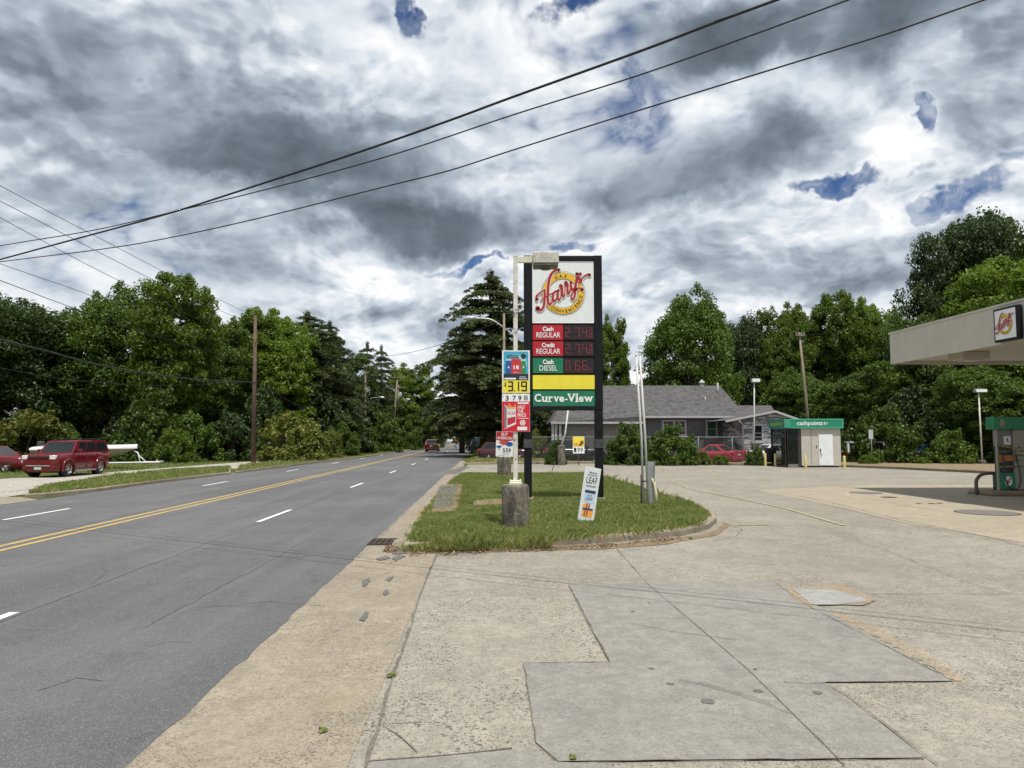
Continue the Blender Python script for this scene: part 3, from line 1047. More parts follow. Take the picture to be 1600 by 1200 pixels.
for a in [
    ('k', 766, 424, 170, 72, 'great dark cedar behind the price posters with drooping flat boughs'),
    ('k', 722, 505, 100, 88, 'second dark cedar behind the great one on its road side'),
    ('d', 962, 488, 66, 80, 'leafy tree right behind the tall sign'),
    ('a', 905, 560, 90, 84, 'tree hidden mostly by the tall sign, over the grey roof'),
    ('a', 1082, 438, 160, 74, 'big full crowned dark green tree over the grey house roof'),
    ('c', 1180, 480, 90, 84, 'dark tree in the dip right of the big full crowned one'),
    ('d', 1222, 466, 80, 82, 'bright tree top left of the leaning pole'),
    ('d', 1275, 470, 85, 86, 'bright tree top above the leaning pole'),
    ('b', 1318, 452, 80, 84, 'tallest bright green tree right of the leaning pole'),
    ('d', 1362, 455, 95, 86, 'bright green tree over the left end of the canopy'),
    ('a', 1405, 472, 90, 82, 'mid green tree just above the canopy corner'),
    ('e', 1482, 376, 150, 68, 'tall open crowned tree above the canopy, sky through its boughs'),
    ('e', 1540, 352, 150, 66, 'gnarled open crowned tree above the canopy logo'),
    ('c', 1588, 306, 170, 70, 'tallest dark tree cut by the right picture edge'),
    ('b', 1575, 400, 150, 60, 'bright lower tree behind the canopy logo'),
    ('f', 1480, 462, 130, 62, 'dull green tree filling the space behind the canopy fascia'),
    ('a', 1250, 570, 110, 70, 'shaded tree behind the cash kiosk roof'),
    ('f', 1340, 560, 130, 64, 'dark green tree between the kiosk and the canopy'),
    ('f', 1560, 560, 140, 52, 'leafy tree under the canopy behind the fuel pump'),
    ('a', 1440, 575, 140, 66, 'deep green tree in shade under the canopy edge'),
    ('c', 845, 600, 60, 100, 'dark tree filling behind the sign posts'),
    ('a', 1700, 380, 220, 60, 'big tree beyond the right picture edge'),
]:
    plant(*a, group=RG)
BG = 'bushes along the back of the lot'
for a in [
    ('s', 984, 656, 80, 51, 'dense round dark green bush right of the sign post'),
    ('s', 1050, 659, 84, 51, 'dense round bush below the double window'),
    ('u', 1022, 690, 40, 50.5, 'low bush filling between the two dense round bushes'),
    ('u', 1124, 708, 30, 50.8, 'low weeds before the tail of the red coupe'),
    ('u', 1092, 700, 36, 50.5, 'low weedy bush before the bright red coupe'),
    ('s', 1180, 693, 34, 50, 'small weedy bush at the foot of the lot lamp left of the kiosk'),
    ('s', 1385, 628, 120, 53, 'big spreading bush right of the kiosk'),
    ('s', 1330, 655, 50, 54, 'leafy bush touching the right side of the kiosk'),
    ('u', 1355, 708, 30, 49.5, 'small bush below the white van'),
    ('s', 1484, 668, 80, 51, 'spreading bush between the white van and the lot lamp'),
    ('u', 1440, 712, 26, 50, 'low tuft before the spreading bush'),
    ('s', 1560, 668, 80, 52, 'leafy bush behind the lot lamp and fuel pump'),
    ('s', 1640, 640, 110, 52, 'bush beyond the fuel pump'),
    ('v', 1420, 600, 110, 58, 'dark tall shrub behind the spreading bush'),
    ('v', 1510, 600, 110, 58, 'dark tall shrub in the shade behind the lot lamp'),
    ('t', 838, 665, 40, 62, 'yellow green bush left of the house porch'),
    ('u', 772, 655, 50, 78, 'green bush at the foot of the great cedar'),
    ('s', 868, 686, 34, 51.5, 'weeds around the leaning lamp base'),
]:
    plant(*a, group=BG)


# far wood behind the single trees: reads as one mass
def woods():
    r = np.random.default_rng(77)
    cs = []
    def strip(p0, p1, h0, h1, n, depth, zmax_pow=1.0):
        for _ in range(n):
            t = r.random(); u = r.random()
            p = np.array(p0) * (1 - t) + np.array(p1) * t
            h = (h0 * (1 - t) + h1 * t) * (0.86 + .14 * math.sin(t * 40) * math.cos(t * 17))
            cs.append((p[0] + r.normal() * depth * .4, p[1] + r.random() * depth, h * u ** .8))
    strip((-110, 62), (-22, 76), 11.5, 12, 900, 10)
    strip((-23, 76), (-26, 130), 10, 9, 500, 6)
    strip((-25, 130), (-36, 250), 9.0, 10, 500, 7)
    strip((-60, 318), (40, 300), 10.0, 13, 420, 10)
    strip((-6, 112), (28, 82), 8, 11, 520, 9)
    strip((0, 250), (8, 112), 12, 9, 300, 9)
    strip((22, 88), (75, 74), 13, 15, 1000, 9)
    strip((50, 62), (95, 50), 9, 12, 400, 8)
    strip((-130, 66), (-22, 72), 5, 5, 900, 4)
    strip((2, 76), (90, 68), 5, 5, 900, 4)
    strip((-22, 72), (-30, 190), 4, 4, 500, 4)
    cs = np.array(cs)
    q = leaves(cs, r.uniform(.9, 1.7, len(cs)), 46, .24, .7, .2, r=r)
    me = quads_mesh('distant_woods', q, L_dark)
    o = link('distant_woods', me); o['kind'] = 'stuff'


woods()


# ------------------------------------------------------------------ grass blades
def inpoly(x, y, poly):
    ins = np.zeros(len(x), bool); n = len(poly); j = n - 1
    for i in range(n):
        xi, yi, xj, yj = poly[i][0], poly[i][1], poly[j][0], poly[j][1]
        c = ((yi > y) != (yj > y)) & (x < (xj - xi) * (y - yi) / (yj - yi + 1e-12) + xi)
        ins ^= c; j = i
    return ins


def blades(name, poly, n, h, wd, z, m_, excl=(), seed=1, edge=0.0):
    r = np.random.default_rng(seed)
    P_ = np.array([(p[0], p[1]) for p in poly])
    lo, hi = P_.min(0), P_.max(0)
    X_, Y_ = [], []
    while sum(len(a) for a in X_) < n:
        # denser near the viewer side where single blades can be told apart
        x = r.uniform(lo[0], hi[0], n); y = lo[1] + (hi[1] - lo[1]) * r.random(n) ** 1.35
        k = inpoly(x, y, P_) & (r.random(n) < .62 + .5 * np.sin(x * 3.3 + np.sin(y * 2.7) * 2) * np.sin(y * 2.9 + 1))
        for e in excl:
            k &= ~(inpoly(x, y, np.array([(p[0], p[1]) for p in e])) & (r.random(n) < .86))
        X_.append(x[k]); Y_.append(y[k])
    x = np.concatenate(X_)[:n]; y = np.concatenate(Y_)[:n]
    tuft = (.8 * np.sin(x * 2.1 + 3 * np.sin(y * .9)) * np.sin(y * 1.7 + 2 * np.sin(x * 1.3)) + 1) / 2
    hh = h * (.45 + .75 * r.random(n)) * (.45 + .95 * tuft)
    az = r.random(n) * 6.283
    a = np.stack([np.cos(az), np.sin(az), np.zeros(n)], 1)
    ln = r.normal(size=(n, 2)) * .42
    base = np.stack([x, y, np.full(n, z)], 1)
    tip = base + np.stack([ln[:, 0] * hh, ln[:, 1] * hh, hh], 1)
    midp = base + np.stack([ln[:, 0] * hh * .3, ln[:, 1] * hh * .3, hh * .55], 1)
    w_ = wd * (.6 + .8 * r.random((n, 1)))
    q = np.stack([base - a * w_ * .5, base + a * w_ * .5, midp + a * w_ * .4, tip], 1)
    o = link(name, quads_mesh(name, q, m_)); o['kind'] = 'stuff'
    return o


def grass_blade(n):
    ge = n.node('ShaderNodeNewGeometry')
    ri = ge.outputs['Random Per Island']; p = ge.outputs['Position']
    c = n.mix(n.mr(n.noise(p, 1.1, 6, .75), .40, .60), (.120, .175, .035), (.215, .240, .070))
    c = n.mix(n.mr(ri, 0, 1, 0, .5, smooth=False), c, (.20, .25, .075))
    c = n.mix(n.mr(ri, .78, .92), c, (.42, .37, .19))
    n.put(n.b, 'Base Color', c); n.put(n.b, 'Roughness', .5); n.put(n.b, 'Specular IOR Level', .3)
    t = n.node('ShaderNodeBsdfTranslucent'); n.put(t, 'Color', n.vm('MULTIPLY', c, (1.2, 1.3, .6)))
    mx = n.node('ShaderNodeMixShader'); n.put(mx, 0, .3)
    n.nt.links.new(n.b.outputs[0], mx.inputs[1]); n.nt.links.new(t.outputs[0], mx.inputs[2])
    n.nt.links.new(mx.outputs[0], n.o.inputs[0])


L_grass = mat('grass_blade', grass_blade)
bare = [G(*q, KH) for q in [(690, 757), (724, 757), (712, 800), (674, 802), (680, 776)]]
bare2 = [G(*q, KH) for q in [(738, 782), (765, 779), (808, 780), (812, 787), (775, 790), (740, 790)]]
blades('island_grass', shrink(isl, .10), 170000, .062, .009, KH, L_grass, (bare, bare2), 1)
blades('left_verge_grass', shrink(lv, .08), 14000, .11, .022, .12, L_grass, (), 2)
blades('far_left_grass', shrink(lv2, .08), 14000, .14, .03, .12, L_grass, (), 3)
blades('lawn_grass', [G(165, 738), G(280, 728), G(392, 719), G(300, 714), G(100, 719), G(-60, 722), G(-60, 742)], 16000, .14, .03, -.03, L_grass, (), 4)
blades('lot_edge_grass', [G(724, 726), G(748, 714.5), G(940, 712), G(1100, 713), G(1120, 725.5), G(940, 723.2)], 12000, .16, .03, .12, L_grass, (), 5)
blades('roadside_grass', [RD(-1.3, 56), RD(-1.3, 110), Vector((2, 90, 0)), Vector((0, 60, 0))], 9000, .16, .04, .05, L_grass, (), 6)
blades('kerb_edge_grass', [G(*q, .06) for q in [(626, 858), (700, 858), (780, 856), (862, 853), (862, 845), (780, 847), (640, 846)]], 5200, .105, .010, .04, L_grass, (), 9)
blades('gutter_edge_grass', [G(*q, .06) for q in [(632, 846), (648, 846), (672, 806), (694, 772), (704, 757), (696, 757), (672, 786), (646, 816)]], 3000, .09, .010, .06, L_grass, (), 10)
# taller weeds along the island rim
rim = [G(*q, KH) for q in [(634, 846), (700, 851), (860, 848), (1000, 838), (1100, 822), (1090, 814), (1000, 830), (860, 842), (700, 846), (640, 838)]]
blades('rim_weeds', rim, 2200, .13, .010, KH, L_grass, (), 7)
rim2 = [G(*q, KH) for q in [(930, 744), (960, 752), (1005, 765), (1045, 777), (1090, 793), (1085, 797), (1040, 782), (990, 768), (930, 748)]]
blades('tall_rim_weeds', rim2, 160, .26, .005, KH, L_grass, (), 8)


# dry leaves and debris washed against the kerb
def litter():
    r = np.random.default_rng(5)
    P_ = [G(*q) for q in [(605, 852), (640, 858), (700, 859), (790, 857), (870, 855), (940, 851), (1005, 846), (1060, 838), (1066, 843), (940, 857), (860, 861), (780, 864), (700, 868), (640, 870), (598, 862)]]
    A = np.array([(p[0], p[1]) for p in P_]); lo, hi = A.min(0), A.max(0)
    x = r.uniform(lo[0], hi[0], 30000); y = r.uniform(lo[1], hi[1], 30000)
    k = inpoly(x, y, A) & ((np.sin(x * 5.1) + np.sin(x * 11.7 + 1) + r.normal(size=30000)) > .2)
    x, y = x[k][:1900], y[k][:1900]
    c = np.stack([x, y, np.full(len(x), .012)], 1)
    q = leaves(c, np.full(len(c), .03), 1, .022, .3, 0, aspect=.45, up=1.5, r=r)
    q[:, :, 2] = np.maximum(q[:, :, 2], .003)
    def f(n):
        ri = n.node('ShaderNodeNewGeometry').outputs['Random Per Island']
        n.put(n.b, 'Base Color', n.ramp(ri, [(0, (.09, .055, .03)), (.5, (.20, .13, .075)), (.9, (.34, .26, .16)), (1, (.06, .08, .02))])); n.put(n.b, 'Roughness', .9)
    o = link('leaf_litter', quads_mesh('leaf_litter', q, mat('dry_leaf', f))); o['kind'] = 'stuff'


litter()

# ------------------------------------------------------------------ lettering helpers
def frame_at(origin, right=(1, 0, 0), up=(0, 0, 1)):
    r_, u_ = Vector(right).normalized(), Vector(up).normalized()
    n_ = r_.cross(u_)
    M = Matrix((r_, u_, n_)).transposed().to_4x4()
    M.translation = Vector(origin)
    return M


_tcache = {}


def glyphs(s, bold=0.0):
    """outline of a word as (verts, faces, x0, x1, y0, y1)"""
    k = (s, bold)
    if k in _tcache:
        return _tcache[k]
    cu = bpy.data.curves.new('lettering', 'FONT')
    cu.body = s; cu.size = 1.0; cu.offset = bold; cu.resolution_u = 3
    ob = bpy.data.objects.new('lettering', cu)
    COL.objects.link(ob)
    dg = bpy.context.evaluated_depsgraph_get()
    me = bpy.data.meshes.new_from_object(ob.evaluated_get(dg))
    vs = [(v.co.x, v.co.y) for v in me.vertices]; fs = [tuple(p.vertices) for p in me.polygons]
    bpy.data.meshes.remove(me); bpy.data.objects.remove(ob); bpy.data.curves.remove(cu)
    xs = [v[0] for v in vs] or [0]; ys = [v[1] for v in vs] or [0]
    _tcache[k] = (vs, fs, min(xs), max(xs), min(ys), max(ys))
    return _tcache[k]


def put_text(mb, M, s, u0, u1, v0, v1, w=.004, bold=0.0, skew=0.0):
    vs, fs, x0, x1, y0, y1 = glyphs(s, bold)
    sx = (u1 - u0) / max(1e-6, x1 - x0); sy = (v1 - v0) / max(1e-6, y1 - y0)
    mb.add([M @ Vector((u0 + (x - x0) * sx + (y - y0) * sy * skew, v0 + (y - y0) * sy, w)) for x, y in vs], fs)


def put_rect(mb, M, u0, u1, v0, v1, w=.002):
    mb.add([M @ Vector(p) for p in ((u0, v0, w), (u1, v0, w), (u1, v1, w), (u0, v1, w))], [(0, 1, 2, 3)])


def put_poly(mb, M, pts, w=.002):
    c = (sum(p[0] for p in pts) / len(pts), sum(p[1] for p in pts) / len(pts))
    mb.add([M @ Vector((p[0], p[1], w)) for p in pts] + [M @ Vector((c[0], c[1], w))], [(i, (i + 1) % len(pts), len(pts)) for i in range(len(pts))])


def put_ring(mb, M, cu, cv, r0, r1, w, a0=0, a1=360, n=48, sx=1.0):
    vs = []
    for i in range(n + 1):
        a = R(a0 + (a1 - a0) * i / n)
        for r_ in (r0, r1):
            vs.append(M @ Vector((cu + math.cos(a) * r_ * sx, cv + math.sin(a) * r_, w)))
    mb.add(vs, [(2 * i, 2 * i + 1, 2 * i + 3, 2 * i + 2) for i in range(n)])


def catmull(p, n=7):
    out_ = []
    q = [p[0]] + list(p) + [p[-1]]
    for i in range(1, len(q) - 2):
        for k in range(n):
            t = k / n
            out_.append(tuple(.5 * ((2 * b) + (-a + c) * t + (2 * a - 5 * b + 4 * c - d_) * t * t + (-a + 3 * b - 3 * c + d_) * t ** 3) for a, b, c, d_ in zip(q[i - 1], q[i], q[i + 1], q[i + 2])))
    out_.append(tuple(p[-1]))
    return out_


def put_stroke(mb, M, pts, w, k=1.0):
    """brush stroke; pts are (u, v, width)"""
    pts = catmull(pts)
    L, Rr = [], []
    for i, p in enumerate(pts):
        a = pts[max(0, i - 1)]; b = pts[min(len(pts) - 1, i + 1)]
        t = Vector((b[0] - a[0], b[1] - a[1])); t = t.normalized() if t.length > 1e-9 else Vector((1, 0))
        s_ = Vector((-t.y, t.x)) * max(.0005, p[2] * .5 * k)
        L.append(M @ Vector((p[0] + s_.x, p[1] + s_.y, w))); Rr.append(M @ Vector((p[0] - s_.x, p[1] - s_.y, w)))
    n = len(pts)
    mb.add(L + Rr, [(i, i + 1, n + i + 1, n + i) for i in range(n - 1)])
    for e in (0, -1):
        r_ = pts[e][2] * .5 * k
        mb.add([M @ Vector((pts[e][0] + math.cos(a) * r_, pts[e][1] + math.sin(a) * r_, w)) for a in [j * math.pi / 6 for j in range(12)]], [tuple(range(12))])


def flat_mat(name, c, rough=.35, var=.05): return simple(name, c, rough, var=var, scale=3, dirt=.10, dirtc=(.25, .23, .2))


M_black = simple('black_frame_paint', (.007, .008, .010), .5, spec=.2, var=.4, scale=5, dirt=.5, dirtc=(.022, .022, .026))
M_face = flat_mat('sign_face_white', (.74, .76, .76), .3, .03)
M_red = flat_mat('sign_red', (.44, .010, .022))
M_sred = flat_mat('script_red', (.36, .010, .020))
M_green = flat_mat('sign_green', (.008, .170, .082))
M_yel = flat_mat('sign_yellow', (.80, .68, .045))
M_gold = flat_mat('ring_gold', (.78, .46, .02))
M_ink = flat_mat('sign_ink', (.02, .02, .022))
M_navy = flat_mat('sign_navy', (.02, .03, .11))
M_blue = flat_mat('sign_blue', (.02, .09, .30))
M_sky = flat_mat('sign_sky_blue', (.05, .34, .52))
M_wht = flat_mat('sign_white', (.78, .79, .79))
M_grn2 = flat_mat('sign_leaf_green', (.03, .22, .07))
M_orange2 = flat_mat('sign_orange', (.72, .30, .05))
M_brown2 = flat_mat('sign_brown', (.20, .07, .03))
M_led = simple('display_glass', (.012, .008, .010), .25, var=.1)
M_seg = simple('display_segment', (.20, .02, .03), .5, emit=(.8, .05, .06), es=.06)
M_segd = simple('display_segment_dim', (.10, .012, .018), .5)
M_wpaint = simple('peeling_white_paint', (.60, .58, .52), .55, var=.1, scale=4, dirt=.95, dirtc=(.06, .045, .035))
M_cream_p = simple('cream_post_paint', (.62, .60, .47), .5, var=.06, dirt=.2)
M_base = mat('weathered_base', lambda n: (
    n.put(n.b, 'Base Color', n.vm('SCALE', n.mix(n.mr(n.noise(n.vm('MULTIPLY', objc(n), (3, 3, .8)), 2.2, 7, .7, .5), .38, .62), (.065, .058, .050), n.mix(n.mr(n.noise(objc(n), 9, 6, .7), .4, .6), (.25, .205, .155), (.15, .135, .11))), scale=1.0)),
    n.put(n.b, 'Roughness', .95), bump(n, n.noise(objc(n), 14, 6, .7), .03, .8)))
M_galv = simple('galvanised_steel', (.36, .37, .37), .45, metal=.6, var=.15, scale=8, dirt=.2)
M_steel = simple('white_pipe_paint', (.46, .46, .44), .45, var=.08, scale=6, dirt=.35, dirtc=(.30, .27, .22))

# ------------------------------------------------------------------ the brand mark: ring and script drawn as strokes
LOGO = dict(
    H1=[(548, 292, 40), (500, 296, 34), (445, 335, 36), (405, 400, 40), (385, 480, 40), (374, 570, 38), (368, 660, 38), (366, 750, 38), (376, 825, 38), (400, 848, 32), (428, 825, 20), (445, 780, 16), (455, 740, 12)],
    H2=[(200, 905, 62), (225, 935, 44), (262, 935, 34), (295, 895, 34), (312, 820, 36), (318, 730, 34), (320, 650, 30), (322, 615, 14)],
    H3=[(190, 775, 44), (190, 720, 30), (215, 685, 22), (260, 650, 22), (322, 610, 16)],
    H4=[(250, 785, 8), (290, 765, 14), (340, 725, 18), (395, 690, 18), (445, 668, 14)],
    a1=[(515, 640, 24), (485, 640, 26), (452, 690, 34), (448, 760, 36), (470, 800, 30), (505, 760, 24), (522, 690, 20), (530, 630, 20)],
    a2=[(535, 615, 28), (525, 690, 34), (530, 760, 32), (555, 775, 20), (575, 720, 14), (580, 640, 18)],
    r1=[(572, 600, 16), (566, 545, 40), (590, 552, 26), (598, 600, 30), (594, 660, 34), (602, 712, 34), (628, 712, 20), (640, 640, 14), (648, 560, 14)],
    r2=[(652, 550, 16), (648, 495, 42), (674, 502, 26), (684, 550, 30), (680, 615, 34), (686, 668, 34), (710, 668, 20), (724, 600, 14), (730, 520, 14)],
    y1=[(735, 485, 34), (735, 560, 36), (752, 615, 36), (782, 600, 26), (805, 530, 22), (815, 460, 26)],
    y2=[(830, 415, 30), (815, 500, 36), (808, 590, 34), (800, 680, 30), (785, 745, 28), (762, 770, 26), (742, 745, 24), (750, 690, 20), (785, 635, 18), (835, 595, 20), (880, 588, 24), (918, 615, 44)],
    ap=[(828, 352, 40), (840, 372, 28), (832, 395, 12)],
    s1=[(885, 352, 34), (862, 395, 30), (868, 430, 34), (898, 462, 36), (892, 495, 28), (862, 498, 24), (845, 480, 18), (842, 440, 12)],
    s2=[(870, 470, 14), (915, 430, 20), (950, 395, 24), (995, 372, 28), (1035, 372, 38)],
)


def build_logo(parent, M, S):
    """M: frame whose origin is the lower left of the white face, S: size of one survey unit (face is 970 units)"""
    def U(x): return (x - 131) * S
    def W(y): return (1145 - y) * S
    k = Vector((M.col[0][:3])).length
    rg = MB(); put_ring(rg, M, U(612), W(672), 238 * S, 330 * S, .005, n=72); rg.build('ring', M_gold, parent)
    ol = MB()
    for r0, r1 in ((333, 337), (352, 355), (229, 234)):
        put_ring(ol, M, U(612), W(672), r0 * S, r1 * S, .0045, n=72)
    def arc(word, mid, spread, rad, flip, sz):
        n = len(word)
        for i, ch in enumerate(word):
            vs, fs, x0, x1, y0, y1 = glyphs(ch, .018)
            a = mid + (i - (n - 1) / 2) * spread * (-1 if not flip else 1)
            ra = R(a); rot = ra - math.pi / 2 if not flip else ra + math.pi / 2
            s_ = sz * S / .72
            cx = U(612) + math.cos(ra) * rad * S; cy = W(672) + math.sin(ra) * rad * S
            vv = []
            for x, y in vs:
                lx = (x - (x0 + x1) / 2) * s_; ly = (y - .36) * s_
                vv.append(M @ Vector((cx + lx * math.cos(rot) - ly * math.sin(rot), cy + lx * math.sin(rot) + ly * math.cos(rot), .009)))
            ol.add(vv, fs)
    arc('GAS', 98, 15.5, 281, False, 52)
    arc('CONVENIENCE', 292, 11.6, 284, True, 52)
    ol.build('ring_lettering', M_ink, parent)
    shd = MB(); sc = MB()
    for j, st in enumerate(LOGO.values()):
        p = [(U(x), W(y), wd * S) for x, y, wd in st]
        put_stroke(shd, M, [(a + 4 * S, b - 5 * S, c + 20 * S) for a, b, c in p], .012 + j * .0003)
        put_stroke(sc, M, p, .018 + j * .0003)
    shd.build('script_outline', flat_mat('outline_pink', (.72, .60, .50)), parent)
    sc.build('script', M_sred, parent)


SEG = {'0': 'abcdef', '1': 'bc', '2': 'abged', '3': 'abgcd', '4': 'fgbc', '5': 'afgcd', '6': 'afgedc', '7': 'abc', '8': 'abcdefg', '9': 'abcdfg'}


def seg_digit(mb, M, ch, u, v, wd, h, t, w=.006):
    for s in SEG.get(ch, ''):
        {'a': lambda: put_rect(mb, M, u + t * .3, u + wd - t * .3, v + h - t, v + h, w), 'd': lambda: put_rect(mb, M, u + t * .3, u + wd - t * .3, v, v + t, w),
         'g': lambda: put_rect(mb, M, u + t * .3, u + wd - t * .3, v + h / 2 - t / 2, v + h / 2 + t / 2, w + .0004),
         'b': lambda: put_rect(mb, M, u + wd - t, u + wd, v + h / 2, v + h - t * .3, w + .0008), 'c': lambda: put_rect(mb, M, u + wd - t, u + wd, v + t * .3, v + h / 2, w + .0008),
         'f': lambda: put_rect(mb, M, u, u + t, v + h / 2, v + h - t * .3, w + .0008), 'e': lambda: put_rect(mb, M, u, u + t, v + t * .3, v + h / 2, w + .0008)}[s]()


# ------------------------------------------------------------------ tall price sign
DS = 21.2
sg = thing('pylon_sign', 'tall black framed price sign with red script logo and green panel at its foot', 'sign', (X(881, DS), DS, KH))
def sx(px): return X(px, DS) - sg.location.x
def sz(py): return Z(py, DS) - KH
for a, b in ((819, 831), (930.5, 942.5)):
    mb = MB(); mb.box(sx(a), sx(b), 0, .30, -.15, sz(640 if a > 900 else 640), bev=.006); mb.build('post', M_black, sg)
    mb = MB(); mb.box(sx(a) - .006, sx(b) + .006, -.006, .306, sz(641), sz(399), bev=.012); mb.build('frame_side', M_black, sg)
    mb = MB(); mb.box(sx(a) - .05, sx(b) + .05, -.08, .38, -.1, .05, bev=.02); mb.build('footing', M_kerb, sg)
    mb = MB(); mb.box(sx(a) - .012, sx(b) + .012, -.012, .312, sz(700), sz(687), bev=.005); mb.build('sleeve', simple('worn_sleeve', (.045, .047, .052), .6, var=.4, scale=6, dirt=.6, dirtc=(.10, .10, .10)), sg)
mb = MB(); mb.box(sx(831), sx(930.5), .0, .30, sz(406.5), sz(399.5), bev=.006)
mb.build('top_beam', M_black, sg)
mb = MB(); mb.box(sx(831), sx(930.5), .0, .30, sz(641), sz(635.3), bev=.006); mb.build('bottom_beam', M_black, sg)
mb = MB(); mb.box(sx(831), sx(930.5), .06, .28, sz(635), sz(407)); mb.build('cabinet', M_black, sg)


def face(parent, name, x0, x1, y0, y1, m_, yy=.022, rad=.018):
    """a moulded face: rounded rectangle with a raised rim"""
    mb = MB()
    a, b, c, d_ = sx(x0), sx(x1), sz(y1), sz(y0)
    def rr(i, y):
        out_ = []
        for cx, cz, s0 in ((b - rad, d_ - rad, 0), (a + rad, d_ - rad, 90), (a + rad, c + rad, 180), (b - rad, c + rad, 270)):
            for k in range(5):
                t = R(s0 + 22.5 * k)
                out_.append((cx + math.cos(t) * (rad - i), y, cz + math.sin(t) * (rad - i)))
        return out_
    rings = [rr(0, .07), rr(0, yy + .008), rr(.006, yy), rr(.014, yy + .003)]
    vs = [p for r_ in rings for p in r_]; n = 20
    fs = []
    for k in range(3):
        fs += [(k * n + i, (k + 1) * n + i, (k + 1) * n + (i + 1) % n, k * n + (i + 1) % n) for i in range(n)]
    fs.append(tuple(3 * n + i for i in range(n - 1, -1, -1)))
    mb.add(vs, fs)
    return mb.build(name, m_, parent)


FM = Matrix.Translation(sg.location)
def SM(px, py, yy=.020): return frame_at((sx(px), yy, sz(py)))


lf = face(sg, 'logo_panel', 832, 930, 407.6, 504.8, M_face)
build_logo(lf, SM(833.1, 504.5, .020), (sx(930) - sx(833)) / 970.0)
for (y0, y1, m_, w1, w2, dig) in ((507.5, 530.5, M_red, 'Cash', 'REGULAR', '2.74'), (533, 556, M_red, 'Credit', 'REGULAR', '2.74'), (559, 582.5, M_green, 'Cash', 'DIESEL', '0.66')):
    pn = face(sg, 'grade_panel', 832.5, 881, y0, y1, m_)
    t = MB(); M = SM(832.5, y1)
    k = (sx(881) - sx(832.5)); h = sz(y0) - sz(y1)
    put_text(t, M, w1, k * (.33 if len(w1) < 5 else .30), k * (.68 if len(w1) < 5 else .72), h * .58, h * .89, .006, .035)
    put_text(t, M, w2, k * (.12 if len(w2) > 6 else .22), k * (.90 if len(w2) > 6 else .80), h * .14, h * .50, .006, .008)
    t.build('lettering', M_wht, pn)
    ds = face(sg, 'price_display', 881.8, 930, y0, y1, M_led, rad=.008)
    M = SM(882.5, y1); k = sx(930) - sx(882.5)
    def one(*a_):
        t_ = MB(); seg_digit(t_, M, *a_); t_.build('digit', M_seg, ds)
    for ch_, u_ in ((dig[0], .04), (dig[2], .36), (dig[3], .60)):
        one(ch_, k * u_, h * .17, k * .15, h * .64, k * .022)
    for u_ in ((.23, .77) if dig[0] == '0' or y0 > 532 else (.77,)):
        t_ = MB(); put_rect(t_, M, k * u_, k * (u_ + .03), h * .17, h * .24, .006); t_.build('decimal_point', M_seg, ds)
    if dig[0] == '2':
        one('9' if y0 > 532 else '2', k * .83, h * .52, k * .09, h * .30, k * .018)
        one('0', k * .83, h * .17, k * .10, h * .26, k * .02)
    else:
        t_ = MB(); put_rect(t_, M, k * .86, k * .88, h * .17, h * .36, .006); t_.build('digit', M_seg, ds)
    t = MB()
    seg_digit(t, M, '8', k * .352, h * .155, k * .166, h * .67, k * .010, .0045); seg_digit(t, M, '8', k * .592, h * .155, k * .166, h * .67, k * .010, .0045)
    put_rect(t, M, 0, k * .98, h * .025, h * .035, .0045); put_rect(t, M, k * .36, k * .53, h * .05, h * .09, .0046)
    t.build('unlit_print', M_segd, ds)
face(sg, 'blank_panel', 832.5, 930.5, 586, 608, M_yel)
nm = face(sg, 'name_panel', 832.5, 930.5, 610.5, 634, M_green)
t = MB(); M = SM(832.5, 634); k = sx(930.5) - sx(832.5); h = sz(610.5) - sz(634)
pos = [('C', .030, .135, .25, .80), ('u', .150, .235, .25, .62), ('r', .255, .325, .25, .62), ('v', .335, .420, .25, .62), ('e', .425, .505, .25, .62), ('-', .515, .560, .38, .46), ('V', .560, .680, .25, .80), ('i', .690, .728, .25, .83), ('e', .738, .815, .25, .62), ('w', .822, .965, .25, .62)]
for ch, a, b, c, d_ in pos:
    put_text(t, M, ch, a * k, b * k, c * h, d_ * h, .006, .030 if ch != '-' else .0)
for a, b, v in ((.143, .182, .62), (.200, .226, .62), (.245, .283, .62), (.330, .368, .62), (.392, .428, .62), (.552, .605, .80), (.642, .688, .80), (.683, .712, .62), (.815, .858, .62), (.930, .970, .62)):
    put_rect(t, M, a * k, b * k, (v - .055) * h, (v + .005) * h, .0065)
for a, b in ((.212, .248), (.245, .300), (.680, .738)):
    put_rect(t, M, a * k, b * k, .245 * h, .30 * h, .0068)
t.build('lettering', M_wht, nm)

# ------------------------------------------------------------------ near lamp post on its concrete drum
DP = 14.9


def drum(r, h, seed):
    random.seed(seed)
    mb = MB(); n = 26; prof = [(r * .98, -.15), (r * .985, .04), (r, h * .5), (r * 1.0, h - .05), (r * .985, h - .015), (r * .90, h), (r * .4, h + .012), (.001, h + .015)]
    vs = []
    for i, (q, z) in enumerate(prof):
        for k in range(n):
            a = 2 * math.pi * k / n
            j = random.uniform(-.012, .004) if i in (3, 4, 5) else random.uniform(-.004, .004)
            vs.append(((q + j) * math.cos(a), (q + j) * math.sin(a), z + (random.uniform(-.02, .008) if i in (3, 4, 5) else 0)))
    mb.add(vs, [(i * n + k, i * n + (k + 1) % n, (i + 1) * n + (k + 1) % n, (i + 1) * n + k) for i in range(len(prof) - 1) for k in range(n)], True)
    return mb


